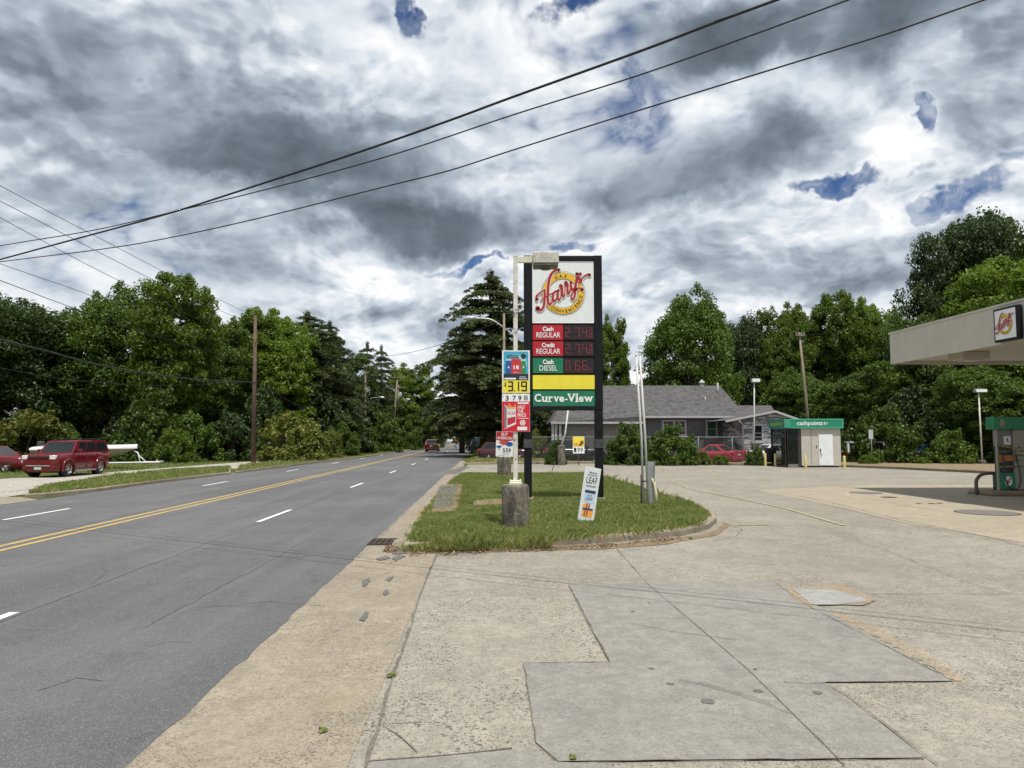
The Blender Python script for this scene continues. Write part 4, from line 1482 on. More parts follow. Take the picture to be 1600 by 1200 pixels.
lp = thing('lamp_post', 'peeling white square lamp post standing on a stained concrete drum on the grass', 'lamp post', (X(805.5, DP), DP, KH))
hb = Z(757, DP) - KH
drum(.275, hb, 3).build('concrete_base', M_base, lp)
mb = MB(); mb.box(-.125, .125, -.125, .125, hb - .01, hb + .05, bev=.008); mb.box(-.095, .095, -.095, .095, hb + .05, hb + .085, bev=.006)
for a in (-1, 1):
    for b in (-1, 1):
        mb.cyl((a * .10, b * .10, hb + .03), (a * .10, b * .10, hb + .10), .012, n=6)
mb.build('base_plate', M_cream_p, lp)
zt = Z(399, DP) - KH
mb = MB(); mb.box(-.044, .044, -.044, .044, hb + .08, zt, bev=.006)
mb.build('post', M_wpaint, lp)
mb = MB(); mb.box(.046, X(834, DP) - lp.location.x, -.035, .035, zt - .155, zt - .03, bev=.004); mb.build('arm', M_cream_p, lp)
xa, xb = X(833, DP) - lp.location.x, X(873.5, DP) - lp.location.x
fx = MB(); fx.box(xa, xb, -.20, .20, zt - .20, zt + .03, bev=.012)
hd = fx.build('lamp_head', simple('weathered_lamp_housing', (.50, .48, .42), .6, var=.2, scale=7, dirt=.9, dirtc=(.13, .11, .09)), lp)
mb = MB(); mb.box(xa + .01, xb - .01, -.19, .19, zt - .255, zt - .197, bev=.01)
mb.lathe([(.001, -.30), (.10, -.295), (.16, -.25), (.17, -.22)], 18, Matrix.Translation(((xa + xb) / 2, 0, zt)))
mb.build('lens', simple('dirty_lens', (.10, .095, .075), .35, var=.4, scale=12), hd)


# posters wired to the post; each a thin printed board
def board(name, label, px0, px1, py0, py1, D, th=.008, group=None, tilt=0.0, base=M_wht):
    x0, x1 = X(px0, D), X(px1, D); z0, z1 = Z(py1, D), Z(py0, D)
    o = thing(name, label, 'sign', ((x0 + x1) / 2, D, z0), 0, group)
    mb = MB(); mb.box(-(x1 - x0) / 2, (x1 - x0) / 2, 0, th, 0, z1 - z0)
    mb.build('board', base, o)
    M = frame_at((-(x1 - x0) / 2, 0, 0))
    return o, M, x1 - x0, z1 - z0


def layer(o, name, m_, fn):
    mb = MB(); fn(mb); return mb.build(name, m_, o)


DQ = DP - .06
o, M, k, h = board('tobacco_poster', 'blue tobacco poster with three packs above a yellow 319 price strip', 784.5, 828, 547.5, 614.5, DQ)
layer(o, 'print', M_sky, lambda b: put_rect(b, M, k * .05, k * .95, h * .42, h * .975, .0015))
layer(o, 'glow_print', flat_mat('pale_cyan', (.32, .62, .72)), lambda b: put_poly(b, M, [(k * (.5 + .40 * math.cos(R(a))), h * (.70 + .20 * math.sin(R(a)))) for a in range(0, 360, 20)], .002))
layer(o, 'dark_print', M_ink, lambda b: (put_rect(b, M, k * .05, k * .95, h * .30, h * .45, .0025), put_rect(b, M, k * .18, k * .60, h * .855, h * .885, .003), put_rect(b, M, k * .18, k * .62, h * .81, h * .84, .003)))
layer(o, 'badge_print', M_ink, lambda b: (put_poly(b, M, [(k * .66, h * .87), (k * .70, h * .90), (k * .76, h * .93), (k * .84, h * .90), (k * .88, h * .87), (k * .84, h * .82), (k * .76, h * .79), (k * .70, h * .82)], .0032)))
layer(o, 'blue_pack', M_blue, lambda b: put_rect(b, M, k * .12, k * .34, h * .45, h * .76, .003))
layer(o, 'green_pack', M_grn2, lambda b: put_rect(b, M, k * .68, k * .86, h * .45, h * .75, .003))
layer(o, 'red_pack', flat_mat('pack_red', (.55, .03, .035)), lambda b: put_rect(b, M, k * .33, k * .68, h * .46, h * .80, .0035))
layer(o, 'lettering', M_wht, lambda b: (put_text(b, M, '18', k * .41, k * .61, h * .56, h * .65, .005, .03), put_text(b, M, '6', k * .20, k * .27, h * .58, h * .64, .005, .02), put_text(b, M, '6', k * .74, k * .80, h * .58, h * .64, .005, .02), put_rect(b, M, k * .40, k * .62, h * .485, h * .492, .005), put_rect(b, M, k * .08, k * .50, h * .32, h * .36, .0045), put_rect(b, M, k * .62, k * .86, h * .375, h * .385, .0045), put_rect(b, M, k * .60, k * .90, h * .33, h * .345, .0045)))
layer(o, 'pack_bar_print', M_ink, lambda b: (put_rect(b, M, k * .45, k * .57, h * .745, h * .75, .0052), put_rect(b, M, k * .19, k * .28, h * .70, h * .704, .0052)))  # thin dark bars printed near the tops of two packs
layer(o, 'price_ground', M_yel, lambda b: put_rect(b, M, k * .02, k * .98, h * .01, h * .30, .0022))


def p319(b):
    put_text(b, M, '$', k * .08, k * .15, h * .14, h * .26, .0045, .02)
    for ch, a, w_ in (('3', .20, .20), ('1', .52, .10), ('9', .68, .22)):
        seg_digit(b, M, ch, k * a, h * .045, k * w_, h * .235, k * .055, .0045)
    put_rect(b, M, k * .43, k * .47, h * .045, h * .075, .0045)


layer(o, 'price_lettering', M_ink, p319)

o, M, k, h = board('cigarette_poster', 'red cigarette poster reading half the price under a white 379 strip', 784.5, 828, 615.5, 674.5, DQ)
layer(o, 'red_ground', flat_mat('poster_red', (.58, .012, .028)), lambda b: put_rect(b, M, 0.003, k - .003, .003, h * .80, .0015))
layer(o, 'price_lettering', M_ink, lambda b: [put_text(b, M, c, k * a, k * (a + .12), h * .82, h * .955, .003, .022) for c, a in (('3', .12), ('7', .38), ('9', .58))] + [put_rect(b, M, k * .78, k * .93, h * (.94 - i * .035), h * (.955 - i * .035), .003) for i in range(4)] + [put_text(b, M, '$', k * .03, k * .06, h * .91, h * .96, .003)])
layer(o, 'lettering', M_wht, lambda b: (put_text(b, M, 'HALF', k * .56, k * .82, h * .60, h * .70, .003, .010), put_text(b, M, 'THE', k * .56, k * .76, h * .50, h * .585, .003, .010), put_text(b, M, 'PRICE', k * .56, k * .86, h * .39, h * .485, .003, .010),
    put_rect(b, M, k * .56, k * .95, h * .345, h * .36, .003), put_rect(b, M, k * .56, k * .95, h * .735, h * .775, .003), put_poly(b, M, [(k * .74 + k * .10 * math.cos(R(a)), h * .235 + k * .10 * math.sin(R(a))) for a in range(0, 360, 24)], .003), put_rect(b, M, k * .55, k * .90, h * .04, h * .13, .003)))
layer(o, 'seal_print', M_red, lambda b: put_ring(b, M, k * .74, h * .235, k * .045, k * .065, .0042, n=20))
layer(o, 'pack_print', flat_mat('pack_white', (.70, .66, .66)), lambda b: (put_poly(b, M, [(k * .10, h * .07), (k * .50, h * .20), (k * .50, h * .66), (k * .20, h * .64), (k * .08, h * .72)], .003)))
layer(o, 'pack_side_print', flat_mat('pack_grey', (.20, .17, .19)), lambda b: put_poly(b, M, [(k * .08, h * .10), (k * .16, h * .09), (k * .17, h * .62), (k * .07, h * .72)], .0036))
layer(o, 'pack_red_print', flat_mat('pack_red2', (.45, .02, .04)), lambda b: (put_poly(b, M, [(k * .19, h * .16), (k * .48, h * .25), (k * .48, h * .40), (k * .19, h * .36)], .0042), put_text(b, M, 'DECADE', k * .20, k * .49, h * .45, h * .53, .0045, .010)))
layer(o, 'cigarettes_print', M_orange2, lambda b: [put_rect(b, M, k * (.20 + i * .05), k * (.235 + i * .05), h * .60, h * (.70 + .05 * math.sin(i * 1.3 + .5)), .0048) for i in range(6)])

# second drum further back with its small poster
D2 = 35.0
b2 = thing('concrete_drum', 'weathered concrete drum at the far end of the grass island', 'concrete base', (X(788, D2), D2, KH - .02))
drum(.33, Z(713, D2) - KH, 5).build('concrete_base', M_base, b2)
mb = MB(); mb.cyl((0, 0, Z(713, D2) - KH), (0, 0, Z(708, D2) - KH), .16, n=10); mb.build('stub_post', M_steel, b2)
D3 = 31.0
o, M, k, h = board('tobacco_sign', 'white red and blue Buy American sign priced 559, tilted slightly', 774.5, 801.5, 674.5, 713.5, D3)
layer(o, 'red_ground', M_red, lambda b: put_poly(b, M, [(0.01, h * .66), (k * .3, h * .62), (k * .6, h * .60), (k - .01, h * .66), (k - .01, h - .01), (.01, h - .01)], .002))
layer(o, 'lettering', M_wht, lambda b: (put_text(b, M, 'BUY', k * .30, k * .66, h * .83, h * .96, .004, .010, .1), put_text(b, M, 'AMERICAN', k * .05, k * .92, h * .69, h * .80, .004, .010, .1)))
layer(o, 'flag_print', flat_mat('flag_red', (.50, .08, .05)), lambda b: put_poly(b, M, [(k * .15, h * .56), (k * .35, h * .68), (k * .55, h * .60), (k * .75, h * .66), (k * .62, h * .48), (k * .40, h * .46)], .0042))
layer(o, 'splash_print', M_blue, lambda b: (put_poly(b, M, [(k * .0, h * .40), (k * .15, h * .45), (k * .34, h * .44), (k * .28, h * .35), (k * .12, h * .34)], .0045), put_poly(b, M, [(k * .55, h * .52), (k * .70, h * .60), (k * .95, h * .58), (k * .98, h * .46), (k * .80, h * .40), (k * .62, h * .44)], .0046)))
layer(o, 'price_lettering', M_ink, lambda b: [put_text(b, M, c, k * a, k * (a + .135), h * .16, h * .34, .004, .025) for c, a in (('5', .40), ('5', .57), ('9', .73))] + [put_text(b, M, '$', k * .16, k * .22, h * .24, h * .33, .004), put_rect(b, M, k * .15, k * .55, h * .05, h * .06, .004), put_rect(b, M, k * .40, k * .8, h * .10, h * .11, .004)])
mb = MB(); mb.cyl((-.05, .08, -.3), (0, .05, h * .8), .03, n=8); mb.build('stake', M_galv, o)
o.rotation_euler = (0, R(1.5), 0)

# leaf yard board leaning in the grass
DL = 15.7
xl0, xl1 = X(905, DL), X(929, DL)
lb = thing('yard_board', 'narrow white LEAF board leaning to the right in the grass', 'yard sign', (X(914, DL), DL, KH))
k = .345; h = Z(731, DL) - KH + .02
rotM = Matrix.Rotation(R(9.5), 4, 'Y') @ Matrix.Rotation(R(-6), 4, 'X')
mb = MB(); mb.box(-k / 2, k / 2, 0, .012, -.03, h, M=rotM, bev=.004)
mb.build('board', simple('board_grey_white', (.56, .60, .60), .4, var=.05), lb)
M = rotM @ frame_at((-k / 2, 0, 0))
layer(lb, 'lettering', M_ink, lambda b: (put_text(b, M, 'LEAF', k * .19, k * .86, h * .70, h * .82, .003, .01), put_text(b, M, 'Made to', k * .32, k * .80, h * .885, h * .925, .003, .01), put_text(b, M, 'Remember', k * .22, k * .85, h * .84, h * .875, .003, .01), put_rect(b, M, k * .20, k * .85, h * .655, h * .662, .003), put_rect(b, M, k * .22, k * .80, h * .635, h * .642, .003)))
layer(lb, 'navy_print', M_navy, lambda b: (put_rect(b, M, k * .20, k * .86, h * .52, h * .575, .003), put_rect(b, M, k * .20, k * .84, h * .205, h * .24, .0045), put_text(b, M, 'JUST', k * .36, k * .68, h * .455, h * .485, .004, .02), put_text(b, M, 'LEAF', k * .30, k * .72, h * .385, h * .445, .004, .01)))
layer(lb, 'pale_print', flat_mat('pale_blue_print', (.42, .52, .62)), lambda b: put_rect(b, M, k * .20, k * .86, h * .335, h * .515, .002))
layer(lb, 'leaf_print', M_orange2, lambda b: (put_poly(b, M, [(k * .18, h * .10), (k * .40, h * .07), (k * .84, h * .08), (k * .86, h * .20), (k * .70, h * .25), (k * .40, h * .33), (k * .20, h * .30)], .003)))
layer(lb, 'cigar_print', M_brown2, lambda b: [put_poly(b, M, [(k * (.30 + i * .14), h * .09), (k * (.38 + i * .14), h * .09), (k * (.50 + i * .14), h * .33), (k * (.42 + i * .14), h * .33)], .0036 + i * .0003) for i in range(2)])

# pair of strapped white pipes, steel channel post, bent yellow pipe
DW = 19.4
wp = thing('conduit_poles', 'two tall thin white pipes strapped together at the edge of the grass island', 'pole', (X(1008, DW), DW, KH))
def wx(px): return X(px, DW) - wp.location.x
def wz(py): return Z(py, DW) - KH
mb = MB(); mb.tube([(wx(1004), 0, -.1), (wx(1002.2), 0, wz(680)), (wx(995.5), .02, wz(554))], [.030, .030, .028], 10); mb.lathe([(.034, -.03), (.034, .02), (.001, .03)], 10, Matrix.Translation((wx(995.5), .02, wz(554))))
mb.build('pipe', M_steel, wp)
mb = MB(); mb.tube([(wx(1011), -.05, -.1), (wx(1007.6), -.04, wz(680)), (wx(1001), -.02, wz(553))], [.030, .030, .028], 10); mb.lathe([(.034, -.03), (.034, .02), (.001, .03)], 10, Matrix.Translation((wx(1001), -.02, wz(553))))
mb.build('pipe', M_steel, wp)
mb = MB(); mb.lathe([(.10, -.012), (.11, 0), (.10, .012)], 16, Matrix.Translation((wx(1007), 0, wz(752))) @ Matrix.Diagonal((.9, .75, 1, 1))); mb.build('strap', M_black, wp)
mb = MB(); mb.cyl((wx(1001), .02, -.1), (wx(1001), .02, wz(741)), .018, n=8); mb.build('rusty_stub', M_iron, wp)
cp = thing('channel_post', 'short grey steel channel post beside the strapped pipes', 'post', (X(1014, DW + .15), DW + .15, KH))
mb = MB(); a = .085; hz = Z(721, DW + .15) - KH
T = Matrix.Rotation(R(2.5), 4, 'Y')
mb.box(-a, a, .0, .012, -.2, hz, M=T); mb.box(-a - .012, -a, -.05, .012, -.2, hz, M=T); mb.box(a, a + .012, -.05, .012, -.2, hz, M=T)
cp_o = mb.build('channel', M_galv, cp)
yp = thing('bent_pipe', 'bent white pipe with yellow painted shoulder behind the channel post', 'pipe', (X(1024, DW + .1), DW + .1, KH))
def yx(px): return X(px, DW + .1) - yp.location.x
mb = MB(); mb.tube([(yx(1024.5), 0, -.1), (yx(1023.5), 0, .30), (yx(1021.5), .03, .55), (yx(1018), .10, .72), (yx(1014), .22, .80)], .040, 10)
mb.build('pipe', simple('yellow_white_pipe', (.62, .58, .38), .5, var=.2, scale=3, dirt=.2), yp)

# ------------------------------------------------------------------ cables
M_wire = simple('black_cable', (.012, .012, .013), .6, var=.1)
M_pole_w = simple('weathered_pole_wood', (.20, .165, .125), .9, var=.25, scale=2, dirt=.5, dirtc=(.08, .06, .045))
M_pole_r = simple('creosoted_pole_wood', (.105, .066, .048), .9, var=.25, scale=2, dirt=.5, dirtc=(.05, .03, .02))
M_grey_m = simple('dull_aluminium', (.42, .43, .43), .4, metal=.5, var=.1)


def cable(name, label, a, b, px, rad, ext=(12, 14), sym=None):
    """a cable hanging in the upright plane x = a + b*y"""
    pts = []
    for (x, y) in px:
        r = ray(x, y)
        t = a / (r[0] - b * r[1])
        pts.append(Vector((r[0] * t, r[1] * t, CAM_H + r[2] * t)))
    d0 = (pts[0] - pts[1]).normalized(); d1 = (pts[-1] - pts[-2]).normalized()
    if ext[0]: pts = [pts[0] + d0 * ext[0]] + pts
    if ext[1]: pts = pts + [pts[-1] + d1 * ext[1]]
    q = catmull([tuple(p) for p in pts], 6)
    q = [Vector(p) for p in q]
    c = q[0].copy()
    mb = MB(); mb.tube([p - c for p in q], rad, 6)
    o = mb.build(name, M_wire); o.location = c
    return tag(o, label, 'cable')


A0, B0 = 14.8, -1.69
cable('overhead_cable', 'thickest black cable sweeping across the sky over the road, uppermost on the right', A0, B0, [(0, 405.5), (105, 377), (205, 350), (285, 327), (400, 290), (560, 238), (700, 189), (800, 152), (1000, 80), (1120, 34), (1213, 0)], .017, (9, 6))
cable('overhead_cable', 'thinner cable crossing under the thickest one, middle of the three over the road', A0 + .45, B0, [(0, 384), (150, 359), (270, 331), (400, 300), (600, 246), (800, 180), (1000, 117), (1180, 53), (1325, 0)], .010, (9, 6))
cable('overhead_cable', 'thin slack cable lowest of the three sweeping across the sky', A0 - .5, B0, [(0, 409), (161, 389), (262, 372), (400, 342), (600, 292), (700, 267), (800, 235), (1000, 172), (1250, 95), (1400, 48), (1537, 0)], .009, (9, 6))

PS = -16.2


def pcable(label, px, rad, s=PS, ext=(14, 0)):
    return cable('power_line', label, s, -.0348, px, rad, ext)


# ------------------------------------------------------------------ utility poles
def pole(label, px_base, px_top, top, D, r=.14, m_=None, arms=(), lamp=None, name='utility_pole', can=None, group='utility poles along the road'):
    x0 = X(px_base, D); o = thing(name, label, 'utility pole', (x0, D, 0), 0, group)
    T_ = V(px_top, top, D) - Vector((x0, D, 0))
    mb = MB(); mb.tube([(0, 0, -.3), T_ * .5, T_], [r, r * .85, r * .62], 12); mb.build('shaft', m_ or M_pole_w, o)
    for (py, w_) in arms:
        f = (683 - py) / (683 - top); c = T_ * (Z(py, D) / Z(top, D))
        mb = MB(); mb.box(c.x - w_, c.x + w_, -.18, -.06, c.z - .06, c.z + .06); a_ = mb.build('crossarm', m_ or M_pole_w, o)
        for q in (-.9, -.35, .35, .9):
            ib = MB(); ib.lathe([(.02, 0), (.05, .03), (.03, .07), (.05, .11), (.02, .17)], 8, Matrix.Translation((c.x + w_ * q, -.12, c.z + .06))); ib.build('insulator', M_grey_m, a_)
    if lamp:
        (pxe, pye, pyb) = lamp
        e = V(pxe, pye, D) - Vector((x0, D, 0)); b_ = T_ * (Z(pyb, D) / Z(top, D))
        mid = Vector((b_.x + (e.x - b_.x) * .45, 0, b_.z + (e.z - b_.z) * .85))
        mb = MB(); mb.tube(catmull([tuple(b_), tuple(mid), tuple(e)], 6), .045, 8); ar = mb.build('lamp_arm', M_grey_m, o)
        sgn = 1 if e.x > b_.x else -1
        mb = MB(); mb.tube([(e.x - .1 * sgn, 0, e.z), (e.x + .15 * sgn, 0, e.z + .02), (e.x + .55 * sgn, 0, e.z - .02), (e.x + .8 * sgn, 0, e.z - .06)], [.06, .13, .15, .05], 10); mb.build('lamp_head', M_grey_m, ar)
    if can:
        c = T_ * (Z(can, D) / Z(top, D))
        mb = MB(); mb.lathe([(.001, -.5), (.24, -.5), (.26, -.42), (.26, .38), (.24, .45), (.10, .50), (.001, .5)], 14, Matrix.Translation(c + Vector((.36, -.1, 0)))); mb.build('transformer', M_grey_m, o)
    return o


pole('reddish brown wooden utility pole standing alone at the left verge', 397, 399, 493, 52, .17, M_pole_r)
pole('grey wooden pole with curved lamp arm and transformer, second along the left verge', 571, 571, 580, 96, .15, None, (), (592, 621, 630), can=612)
pole('leaning wooden pole with high crossarm behind the curved lamp arm', 612, 621, 589, 106, .17, None, ((590, 1.1),), None)
pole('wooden pole with low double crossarm and transformer', 619, 623, 602, 122, .15, None, ((606, 1.1),), (634, 624, 627), can=618)
pole('slim grey pole standing just left of the red hatchback', 645, 650, 619, 152, .18, None, (), (664, 633, 636))
pole('small distant pole with crossarm above the red hatchback', 674, 674, 633, 195, .17, None, ((638, .9),), (684, 643, 645))
pole('farthest pole before the brick house', 699, 700, 644, 240, .2, None, ((647, .9),), (715, 651, 652))
pole('grey wooden pole rising behind the tobacco poster with lamp arm over the road', 788, 787.5, 490, 51, .12, None, (), (742, 497, 512))
p_ = pole('thin leaning wooden pole among the trees behind the kiosk', 1268, 1249, 520, 60, .13, None, ((524, .35),), None, group='poles behind the lot')
pcable('highest power line slanting down from the left edge', [(0, 290), (90, 338), (180, 385), (245, 419), (355, 474), (398, 495)], .012)
pcable('second power line from the top at the left edge', [(0, 314), (85, 358), (170, 402), (245, 440), (332, 480), (398, 508)], .012, PS + .5)
pcable('third power line from the top at the left edge', [(0, 340), (90, 389), (165, 428), (280, 485), (398, 540)], .012, PS - .6)
pcable('fourth power line from the top at the left edge', [(0, 412), (60, 433), (110, 450), (220, 490), (398, 552)], .010, PS + .2)
pcable('fifth power line dipping across the left tree tops', [(0, 438), (45, 455), (95, 474), (220, 518), (398, 570)], .013, PS + .1)
pcable('thick black cable sagging across the left trees to the brown pole', [(0, 531), (75, 549), (150, 569), (240, 585), (322, 594), (398, 597)], .035, PS)
pcable('thin cable running low across the left trees', [(0, 575), (100, 592), (220, 602), (310, 601), (398, 598)], .008, PS)
cable('power_line', 'cable dropping from the brown pole to the next pole', PS, -.0348, [(398, 597), (430, 614), (460, 631), (488, 642), (520, 649), (571, 646)], .030, (0, 0))
cable('power_line', 'upper wire from the brown pole to the next pole', PS, -.0348, [(398, 495), (440, 522), (490, 550), (535, 572), (571, 583)], .012, (0, 0))
def span(label, p, q, sag, rad):
    p, q = Vector(p), Vector(q)
    mb = MB(); mb.tube([p.lerp(q, t / 12) - p - Vector((0, 0, sag * 4 * t / 12 * (1 - t / 12))) for t in range(13)], rad, 5)
    o = mb.build('power_line', M_wire); o.location = p
    tag(o, label, 'cable')
span('wire rising rightwards across the sky to the great cedar', V(571, 556, 96), V(788, 498, 51), .9, .022)
span('wire between the transformer poles', V(571, 583, 96), V(623, 604, 122), .5, .012)
span('wire from the double crossarm pole to the slim pole', V(623, 604, 122), V(649, 622, 152), .5, .012)
span('wire crossing the trees behind the grey house', V(1005, 555, 62), V(1249, 524, 60), .7, .010)
span('wire beyond the kiosk in the trees', V(1249, 524, 60), V(1560, 470, 66), .5, .010)

# ------------------------------------------------------------------ canopy
CX, CYF, CYN, CB, CT = 13.56, 26.2, 9.0, 4.5, 5.62
M_can = simple('canopy_fascia', (.50, .47, .40), .5, var=.05, scale=1.5, dirt=.12)
M_can2 = simple('canopy_soffit', (.46, .42, .35), .6, var=.06, scale=2)
cn = thing('fuel_canopy', 'beige flat roofed fuel canopy with deep plain fascia at the right', 'canopy', (CX, CYF, 0), R(2.0))
# local: x to the right, y towards the viewer is negative
W_, L_ = 13.0, CYF - CYN
mb = MB()
mb.box(-.02, .06, -L_ + .06, 0.0, CB, CT); mb.build('fascia_panel', M_can, cn)
mb = MB(); mb.box(.06, W_, -.06, .02, CB, CT); mb.build('fascia_panel', M_can, cn)
mb = MB(); mb.box(-.02, W_, -L_ - .02, -L_ + .06, CB, CT); mb.build('fascia_panel', M_can, cn)
mb = MB(); mb.box(W_, W_ + .08, -L_, 0, CB, CT); mb.build('fascia_panel', M_can, cn)
mb = MB(); mb.box(.06, W_, -L_ + .06, -.06, CB + .12, CB + .20); mb.build('soffit', M_can2, cn)
mb = MB(); mb.box(.06, W_, -L_ + .06, -.06, CT - .35, CT - .30); mb.build('roof_deck', M_can2, cn)
mb = MB(); mb.box(-.045, -.02, -L_ - .03, .045, CT - .05, CT + .015); mb.build('cap_trim', M_can, cn)
for k in (3.4, 6.9, 10.4):
    mb = MB(); mb.box(-.024, -.0205, -k - .006, -k + .006, CB + .01, CT - .055); mb.build('panel_seam', M_can2, cn)
for y in (-2.6, -6.4, -10.2, -14.0):
    for x in (1.1, 5.2, 9.3):
        mb = MB(); mb.box(x - .45, x + .45, y - .38, y + .38, CB - .12, CB + .12, bev=.02); f_ = mb.build('soffit_light', M_can2, cn)
        mb = MB(); mb.box(x - .30, x + .30, y - .25, y + .25, CB - .15, CB - .119); mb.build('lens', simple('soffit_lens', (.40, .40, .38), .3), f_)
for y in (-4.0, -13.0):
    mb = MB(); mb.box(5.9, 6.2, y - .15, y + .15, 0, CB + .12, bev=.01); mb.build('column', M_can, cn)
LM = Matrix((( math.cos(R(2)), -math.sin(R(2)), 0), (math.sin(R(2)), math.cos(R(2)), 0), (0, 0, 1)))
# logo sign hung on the fascia
cs_ = thing('canopy_logo_sign', 'square dark framed white sign with red script logo on the canopy fascia', 'sign', (CX, CYF, 0), R(2.0))
yA, yB = -(CYF - 20.55), -(CYF - 19.62)
S0 = .93
zc = Z(475, 19.7)
zA = zc - S0 - .02
mb = MB(); mb.box(-.20, -.025, yB - S0 * 0 + .0, yA + .0, zA, zA + S0, bev=.01) if False else mb.box(-.20, -.046, yB - 1e-4, yA, zA, zA + S0, bev=.012)
mb.build('frame', M_black, cs_)
M = frame_at((-.201, yA - .06, zA + .06), (0, -1, 0))
wS = (yA - yB) - .12
mb = MB(); put_rect(mb, M, 0, wS, 0, S0 - .12, .002); fc = mb.build('logo_panel', M_face, cs_)
build_logo(fc, M, wS / 970.0)

# ------------------------------------------------------------------ fuel pump on its island
DPm = 24.6
def qx(px): return X(px, DPm)
isl_p = thing('pump_island', 'low raised concrete pump island under the canopy', 'kerb', (qx(1560), DPm, 0))
mb = MB(); x0 = qx(1524) - isl_p.location.x; mb.box(x0, x0 + 7.5, -.65, .55, -.05, .16, bev=.05); mb.build('island_block', M_kerb, isl_p)
mb = MB(); mb.box(x0 - .02, x0 + 7.52, -.67, .57, -.05, .05, bev=.02); mb.build('base_course', simple('dark_kerb', (.12, .10, .08), .9), isl_p)
M_pgreen = flat_mat('pump_green', (.010, .20, .09), .4)
M_pgrey = simple('pump_grey', (.20, .195, .18), .5, var=.08, dirt=.2)
M_pcream = simple('pump_cream', (.30, .285, .25), .5, var=.08, dirt=.2)
fp = thing('fuel_pump', 'green and grey fuel pump wrapped in caution tape on the pump island', 'fuel pump', (qx(1548), DPm, .16))
ox = fp.location.x
def fx_(px): return qx(px) - ox
def fz(py): return Z(py, DPm) - .16
mb = MB(); mb.box(fx_(1541), fx_(1541) + 2.05, -.42, .02, fz(671), fz(652), bev=.012); tb_ = mb.build('top_sign', M_pgreen, fp)
Mt = frame_at((fx_(1541), -.421, fz(671)))
mb = MB(); put_poly(mb, Mt, [(.27 + .085 * math.cos(R(a)), .205 + .13 * math.sin(R(a))) for a in range(0, 360, 20)], .003); e_ = mb.build('emblem', M_pcream, tb_)
mb = MB(); put_rect(mb, Mt, .24, .30, .14, .27, .005); put_ring(mb, Mt, .27, .205, .05, .065, .005, n=16); mb.build('emblem_print', flat_mat('emblem_gold', (.45, .25, .05)), e_)
mb = MB(); mb.box(fx_(1547.5), fx_(1550), -.30, -.22, 0, fz(671), bev=.004); mb.build('side_post', M_pcream, fp)
mb = MB(); mb.box(fx_(1550.5), fx_(1573), -.22, -.02, fz(697), fz(671), bev=.006); mb.build('upper_panel', M_pgrey, fp)
mb = MB(); mb.box(fx_(1574), fx_(1592), -.30, .28, .02, fz(671), bev=.01); mb.build('cabinet_column', M_pcream, fp)
mb = MB(); mb.box(fx_(1594), fx_(1594) + .55, -.28, .26, .02, fz(671), bev=.01); mb.build('cabinet_column', M_pgrey, fp)
mb = MB(); mb.box(fx_(1551), fx_(1573.5), -.20, -.04, fz(740), fz(697)); mb.build('nozzle_bay', M_ink, fp)
Mf = frame_at((fx_(1562), -.24, fz(694)))
mb = MB(); mb.box(fx_(1561), fx_(1571.5), -.245, -.222, fz(694.5), fz(681.5), bev=.003); n_ = mb.build('notice', M_wht, fp)
mb = MB(); put_poly(mb, frame_at((fx_(1561), -.246, fz(694.5))), [(.06, .16), (.10, .22), (.13, .20), (.12, .13), (.17, .09), (.15, .07), (.09, .11)], .002); mb.build('notice_print', M_ink, n_)
mb = MB(); mb.box(fx_(1550.5), fx_(1574), -.30, -.02, .02, fz(738.5), bev=.01); lp_ = mb.build('lower_panel', M_pgreen, fp)
Ml = frame_at((fx_(1550.5), -.301, .02))
mb = MB(); put_poly(mb, Ml, [(.27 + .12 * math.cos(R(a)), .28 + .165 * math.sin(R(a))) for a in range(0, 360, 20)], .003); e_ = mb.build('emblem', M_wht, lp_)
mb = MB()
for st in (([(.20, .18, .02), (.25, .27, .03), (.34, .38, .02)]), ([(.22, .30, .02), (.27, .22, .03), (.33, .30, .02)]), ([(.2, .24, .015), (.3, .34, .02), (.36, .33, .02)])):
    put_stroke(mb, Ml, st, .005)
mb.build('emblem_print', M_sred, e_)
mb = MB()
mb.tube(catmull([(fx_(1556), -.33, fz(708)), (fx_(1553), -.45, fz(740)), (fx_(1556), -.50, fz(757)), (fx_(1564), -.50, fz(763)), (fx_(1573), -.48, fz(760)), (fx_(1578), -.42, fz(742)), (fx_(1575), -.33, fz(708))], 6), .022, 8)
mb.build('hose', M_ink, fp)
M_tape = mat('caution_tape', lambda n: (n.put(n.b, 'Base Color', n.mix(n.mr(n.m('SINE', n.m('MULTIPLY', n.nt.nodes.new('ShaderNodeSeparateXYZ').outputs[0] if False else n.noise(objc(n), 9, 2), 20)), -.1, .1), (.30, .26, .03), (.02, .02, .02))), n.put(n.b, 'Roughness', .5)))
for k, (ya, yb) in enumerate([(697, 701), (707, 705), (716, 711), (723, 719), (730, 729)]):
    mb = MB(); p0, p1, p2_ = Vector((fx_(1547), -.33, fz(ya))), Vector((fx_(1572), -.34, fz(yb))), Vector((fx_(1596), -.33, fz((ya + yb) / 2)))
    hgt = Vector((0, 0, .05))
    mb.add([p0, p1, p2_, p2_ + hgt, p1 + hgt * .8, p0 + hgt], [(0, 1, 4, 5), (1, 2, 3, 4)]); mb.build('caution_tape', M_tape, fp)
mb = MB(); mb.box(fx_(1549), fx_(1570), -.345, -.335, fz(720), fz(711)); mb.build('orange_tag', simple('orange_tag', (.40, .14, .03), .5), fp)
gd = thing('pump_guard', 'bent dark pipe guard hoop at the left end of the pump island', 'guard rail', (qx(1522), DPm, 0))
mb = MB(); mb.tube(catmull([(0, 0, 0), (0, 0, .30), (.02, 0, .48), (.16, 0, .64), (.40, 0, .70), (.62, 0, .70)], 5), .055, 12)
